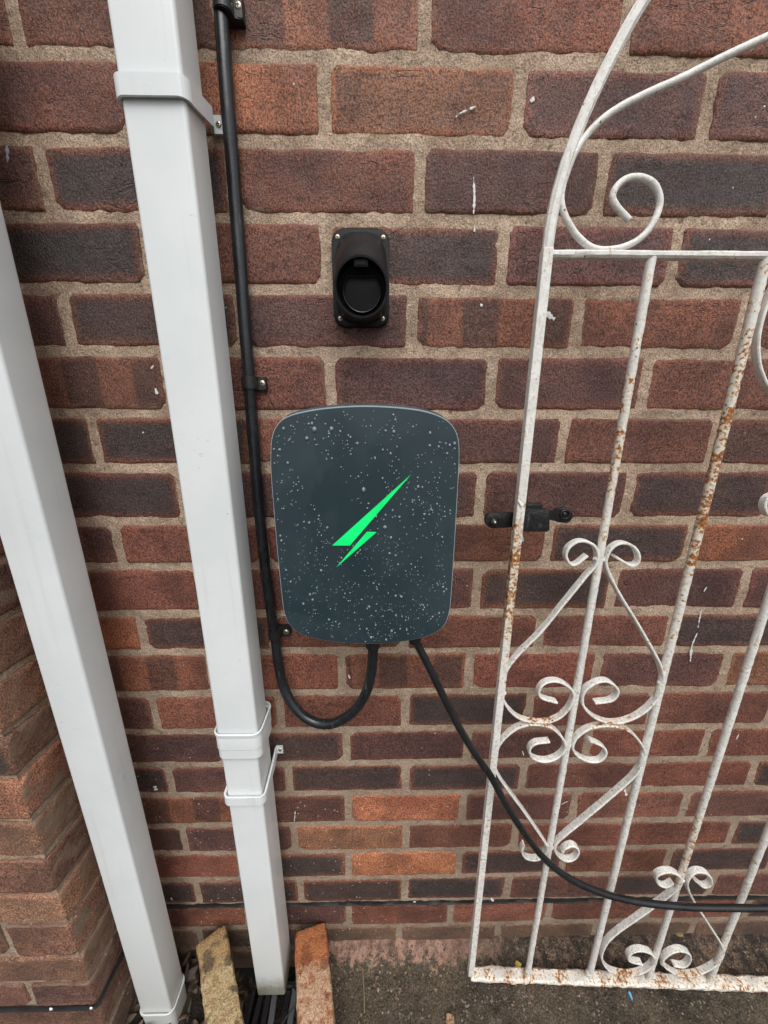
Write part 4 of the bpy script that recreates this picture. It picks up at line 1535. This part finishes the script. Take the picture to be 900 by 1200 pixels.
# twigs lying in the gully
rr = random.Random(21)
twpos = [((-0.145, -0.115, -0.02), (-0.082, -0.075, 0.02)), ((-0.118, -0.06, 0.01), (-0.098, -0.085, 0.05)), ((-0.150, -0.150, -0.03), (-0.100, -0.150, 0.02))]
for i, (a, b) in enumerate(twpos):
    a, b = Vector(a), Vector(b)
    mid_ = a.lerp(b, 0.5) + Vector((rr.uniform(-.006, .006), rr.uniform(-.006, .006), rr.uniform(-.003, .008)))
    o = link('twig', tube_mesh('twig', spline([a, mid_, b], 8), lambda t_: 0.0016 * (1.1 - 0.5 * t_), 7), M['grate'])
    tag(o, ['dark twig lying across the drain bars', 'dark twig bent up beside the orange loose brick', 'dark twig at the near end of the drain'][i], 'twig', 'twigs in the drain')

# dead leaves heaped round the pipe feet
V, F = [], []


def leaf(c, L, w, yaw, pitch, roll, curl):
    m_ = Matrix.Rotation(yaw, 3, 'Z') @ Matrix.Rotation(pitch, 3, 'X') @ Matrix.Rotation(roll, 3, 'Y')
    b0 = len(V)
    n = 5
    for i in range(n + 1):
        s = i / n
        ww = w * math.sin(math.pi * (0.08 + 0.86 * s)) ** 0.8
        for k in (-1, 0, 1):
            q = Vector((ww * k, (s - 0.5) * L, curl * (4 * (s - 0.5) ** 2) + curl * 0.8 * abs(k)))
            V.append(tuple(c + m_ @ q))
    for i in range(n):
        for k in range(2):
            a = b0 + i * 3 + k
            F.append((a, a + 1, a + 4, a + 3))


rr = random.Random(99)
cnt = 0
while cnt < 620:
    x, y = rr.uniform(-0.45, -0.05), rr.uniform(-0.30, -0.004)
    if x > -0.235 and rr.random() < 0.72: continue
    if LX0 - 0.01 < x < LX1 + 0.01 and LY0 - 0.01 < y < LY1 + 0.01: continue
    z = gh(x, y) + rr.uniform(0.002, 0.016) + (0.012 if x < -0.24 else 0)
    leaf(Vector((x, y, z)), rr.uniform(0.012, 0.032), rr.uniform(0.003, 0.008), rr.uniform(0, 6.3), rr.uniform(-0.6, 0.6), rr.uniform(-0.7, 0.7), rr.uniform(-0.004, 0.006))
    cnt += 1
tag(link('leaf_litter', mesh('leaf_litter', V, F), M['leaf']), 'dead brown leaves heaped round the feet of the downpipes', 'leaves', kind='stuff')

# grit and crumbs of mortar along the foot of the wall
V, F = [], []
rr = random.Random(31)
for i in range(2300):
    x = rr.uniform(-0.06, 1.12)
    y = -abs(rr.gauss(0.0, 0.05)) - 0.004 if rr.random() < 0.6 else rr.uniform(-0.30, -0.01)
    r_ = min(0.0048, 0.0008 + rr.expovariate(1 / 0.0009))
    c_ = Vector((x, y, gh(x, y) + r_ * 0.2))
    k0 = len(V)
    for d in ((1, 0, 0), (0, 1, 0), (-1, 0, 0), (0, -1, 0), (0, 0, 0.8), (0, 0, -0.6)):
        V.append(tuple(c_ + Vector(d) * r_ * rr.uniform(0.65, 1.25) + Vector((rr.uniform(-.3, .3), rr.uniform(-.3, .3), 0)) * r_))
    for a, b in ((0, 1), (1, 2), (2, 3), (3, 0)):
        F += [(k0 + a, k0 + b, k0 + 4), (k0 + b, k0 + a, k0 + 5)]
tag(link('grit', mesh('grit', V, F, False), M['grit']), 'grit and mortar crumbs on the concrete at the foot of the wall', kind='stuff')

# small weed and bits on the ground
p0 = atz(371, 1124, 0.026)
V, F = [], []
rr = random.Random(4)
for i in range(46):
    a, L = rr.uniform(0, 6.3), rr.uniform(0.010, 0.030)
    d = Vector((math.cos(a), math.sin(a) * 0.6 - 0.2, rr.uniform(0.1, 1.1))).normalized()
    b = p0 + Vector((rr.uniform(-.012, .012), rr.uniform(-.006, .008), -0.004))
    sd_ = d.cross(Vector((0, 0, 1))).normalized() * rr.uniform(0.0006, 0.0016)
    k0 = len(V)
    for s in (0, 0.5, 1.0):
        q = b + d * L * s + Vector((0, 0, -0.012 * s * s))
        V += [tuple(q - sd_ * (1 - 0.85 * s)), tuple(q + sd_ * (1 - 0.85 * s))]
    F += [(k0, k0 + 1, k0 + 3, k0 + 2), (k0 + 2, k0 + 3, k0 + 5, k0 + 4)]
tag(link('weed', mesh('weed', V, F), M['moss']), 'small withered weed at the foot of the wall, right of the orange brick', 'plant')
a, b = atz(425, 1135, 0.016), atz(427, 1187, 0.008)
tag(link('straw', tube_mesh('straw', spline([a, a.lerp(b, 0.5) + Vector((0.001, 0, 0.002)), b], 6), 0.0008, 6), M['straw']), 'thin pale straw lying on the wet ground in front of the wall', 'straw')


def scrap(name, px, py, sx, sy, mat, label, cat, seed, h=0.0025):
    p = atz(px, py, 0.003)
    rr_ = random.Random(seed)
    n = 7
    ring = [(sx * math.cos(2 * math.pi * k / n) * rr_.uniform(0.6, 1.1), sy * math.sin(2 * math.pi * k / n) * rr_.uniform(0.6, 1.1)) for k in range(n)]
    bm = bmesh.new()
    lo = [bm.verts.new((x, y, -0.001)) for x, y in ring]
    hi = [bm.verts.new((x * 0.85, y * 0.85, h * rr_.uniform(0.6, 1.6))) for x, y in ring]
    for k in range(n): bm.faces.new((lo[k], lo[(k + 1) % n], hi[(k + 1) % n], hi[k]))
    bm.faces.new(hi)
    bm.faces.new(lo[::-1])
    o = link(name, bm_mesh(name, bm), mat, None, Vector((p.x, p.y, gh(p.x, p.y) + 0.001)))
    return tag(o, label, cat)


scrap('litter_scrap', 739, 1166, 0.004, 0.009, M['blue'], 'tiny blue scrap on the ground in front of the gate', 'litter', 1)
scrap('litter_scrap', 607, 1131, 0.008, 0.006, M['yellow'], 'tiny yellow scrap behind the bottom rail of the gate', 'litter', 2)
scrap('brick_fragment', 527, 1194, 0.013, 0.008, M['loose_o'], 'small orange brick fragment on the ground at the near edge', 'brick fragment', 3, 0.008)
scrap('brick_fragment', 795, 1101, 0.010, 0.005, M['loose_y'], 'flat tan crumb lying behind the gate by the wall', 'brick fragment', 8, 0.004)
print('tris', sum(sum(len(p.vertices) - 2 for p in me.polygons) for me in bpy.data.meshes), 'bricks', sum(1 for o in bpy.data.objects if o.name.startswith('brick') and o.parent == wall))
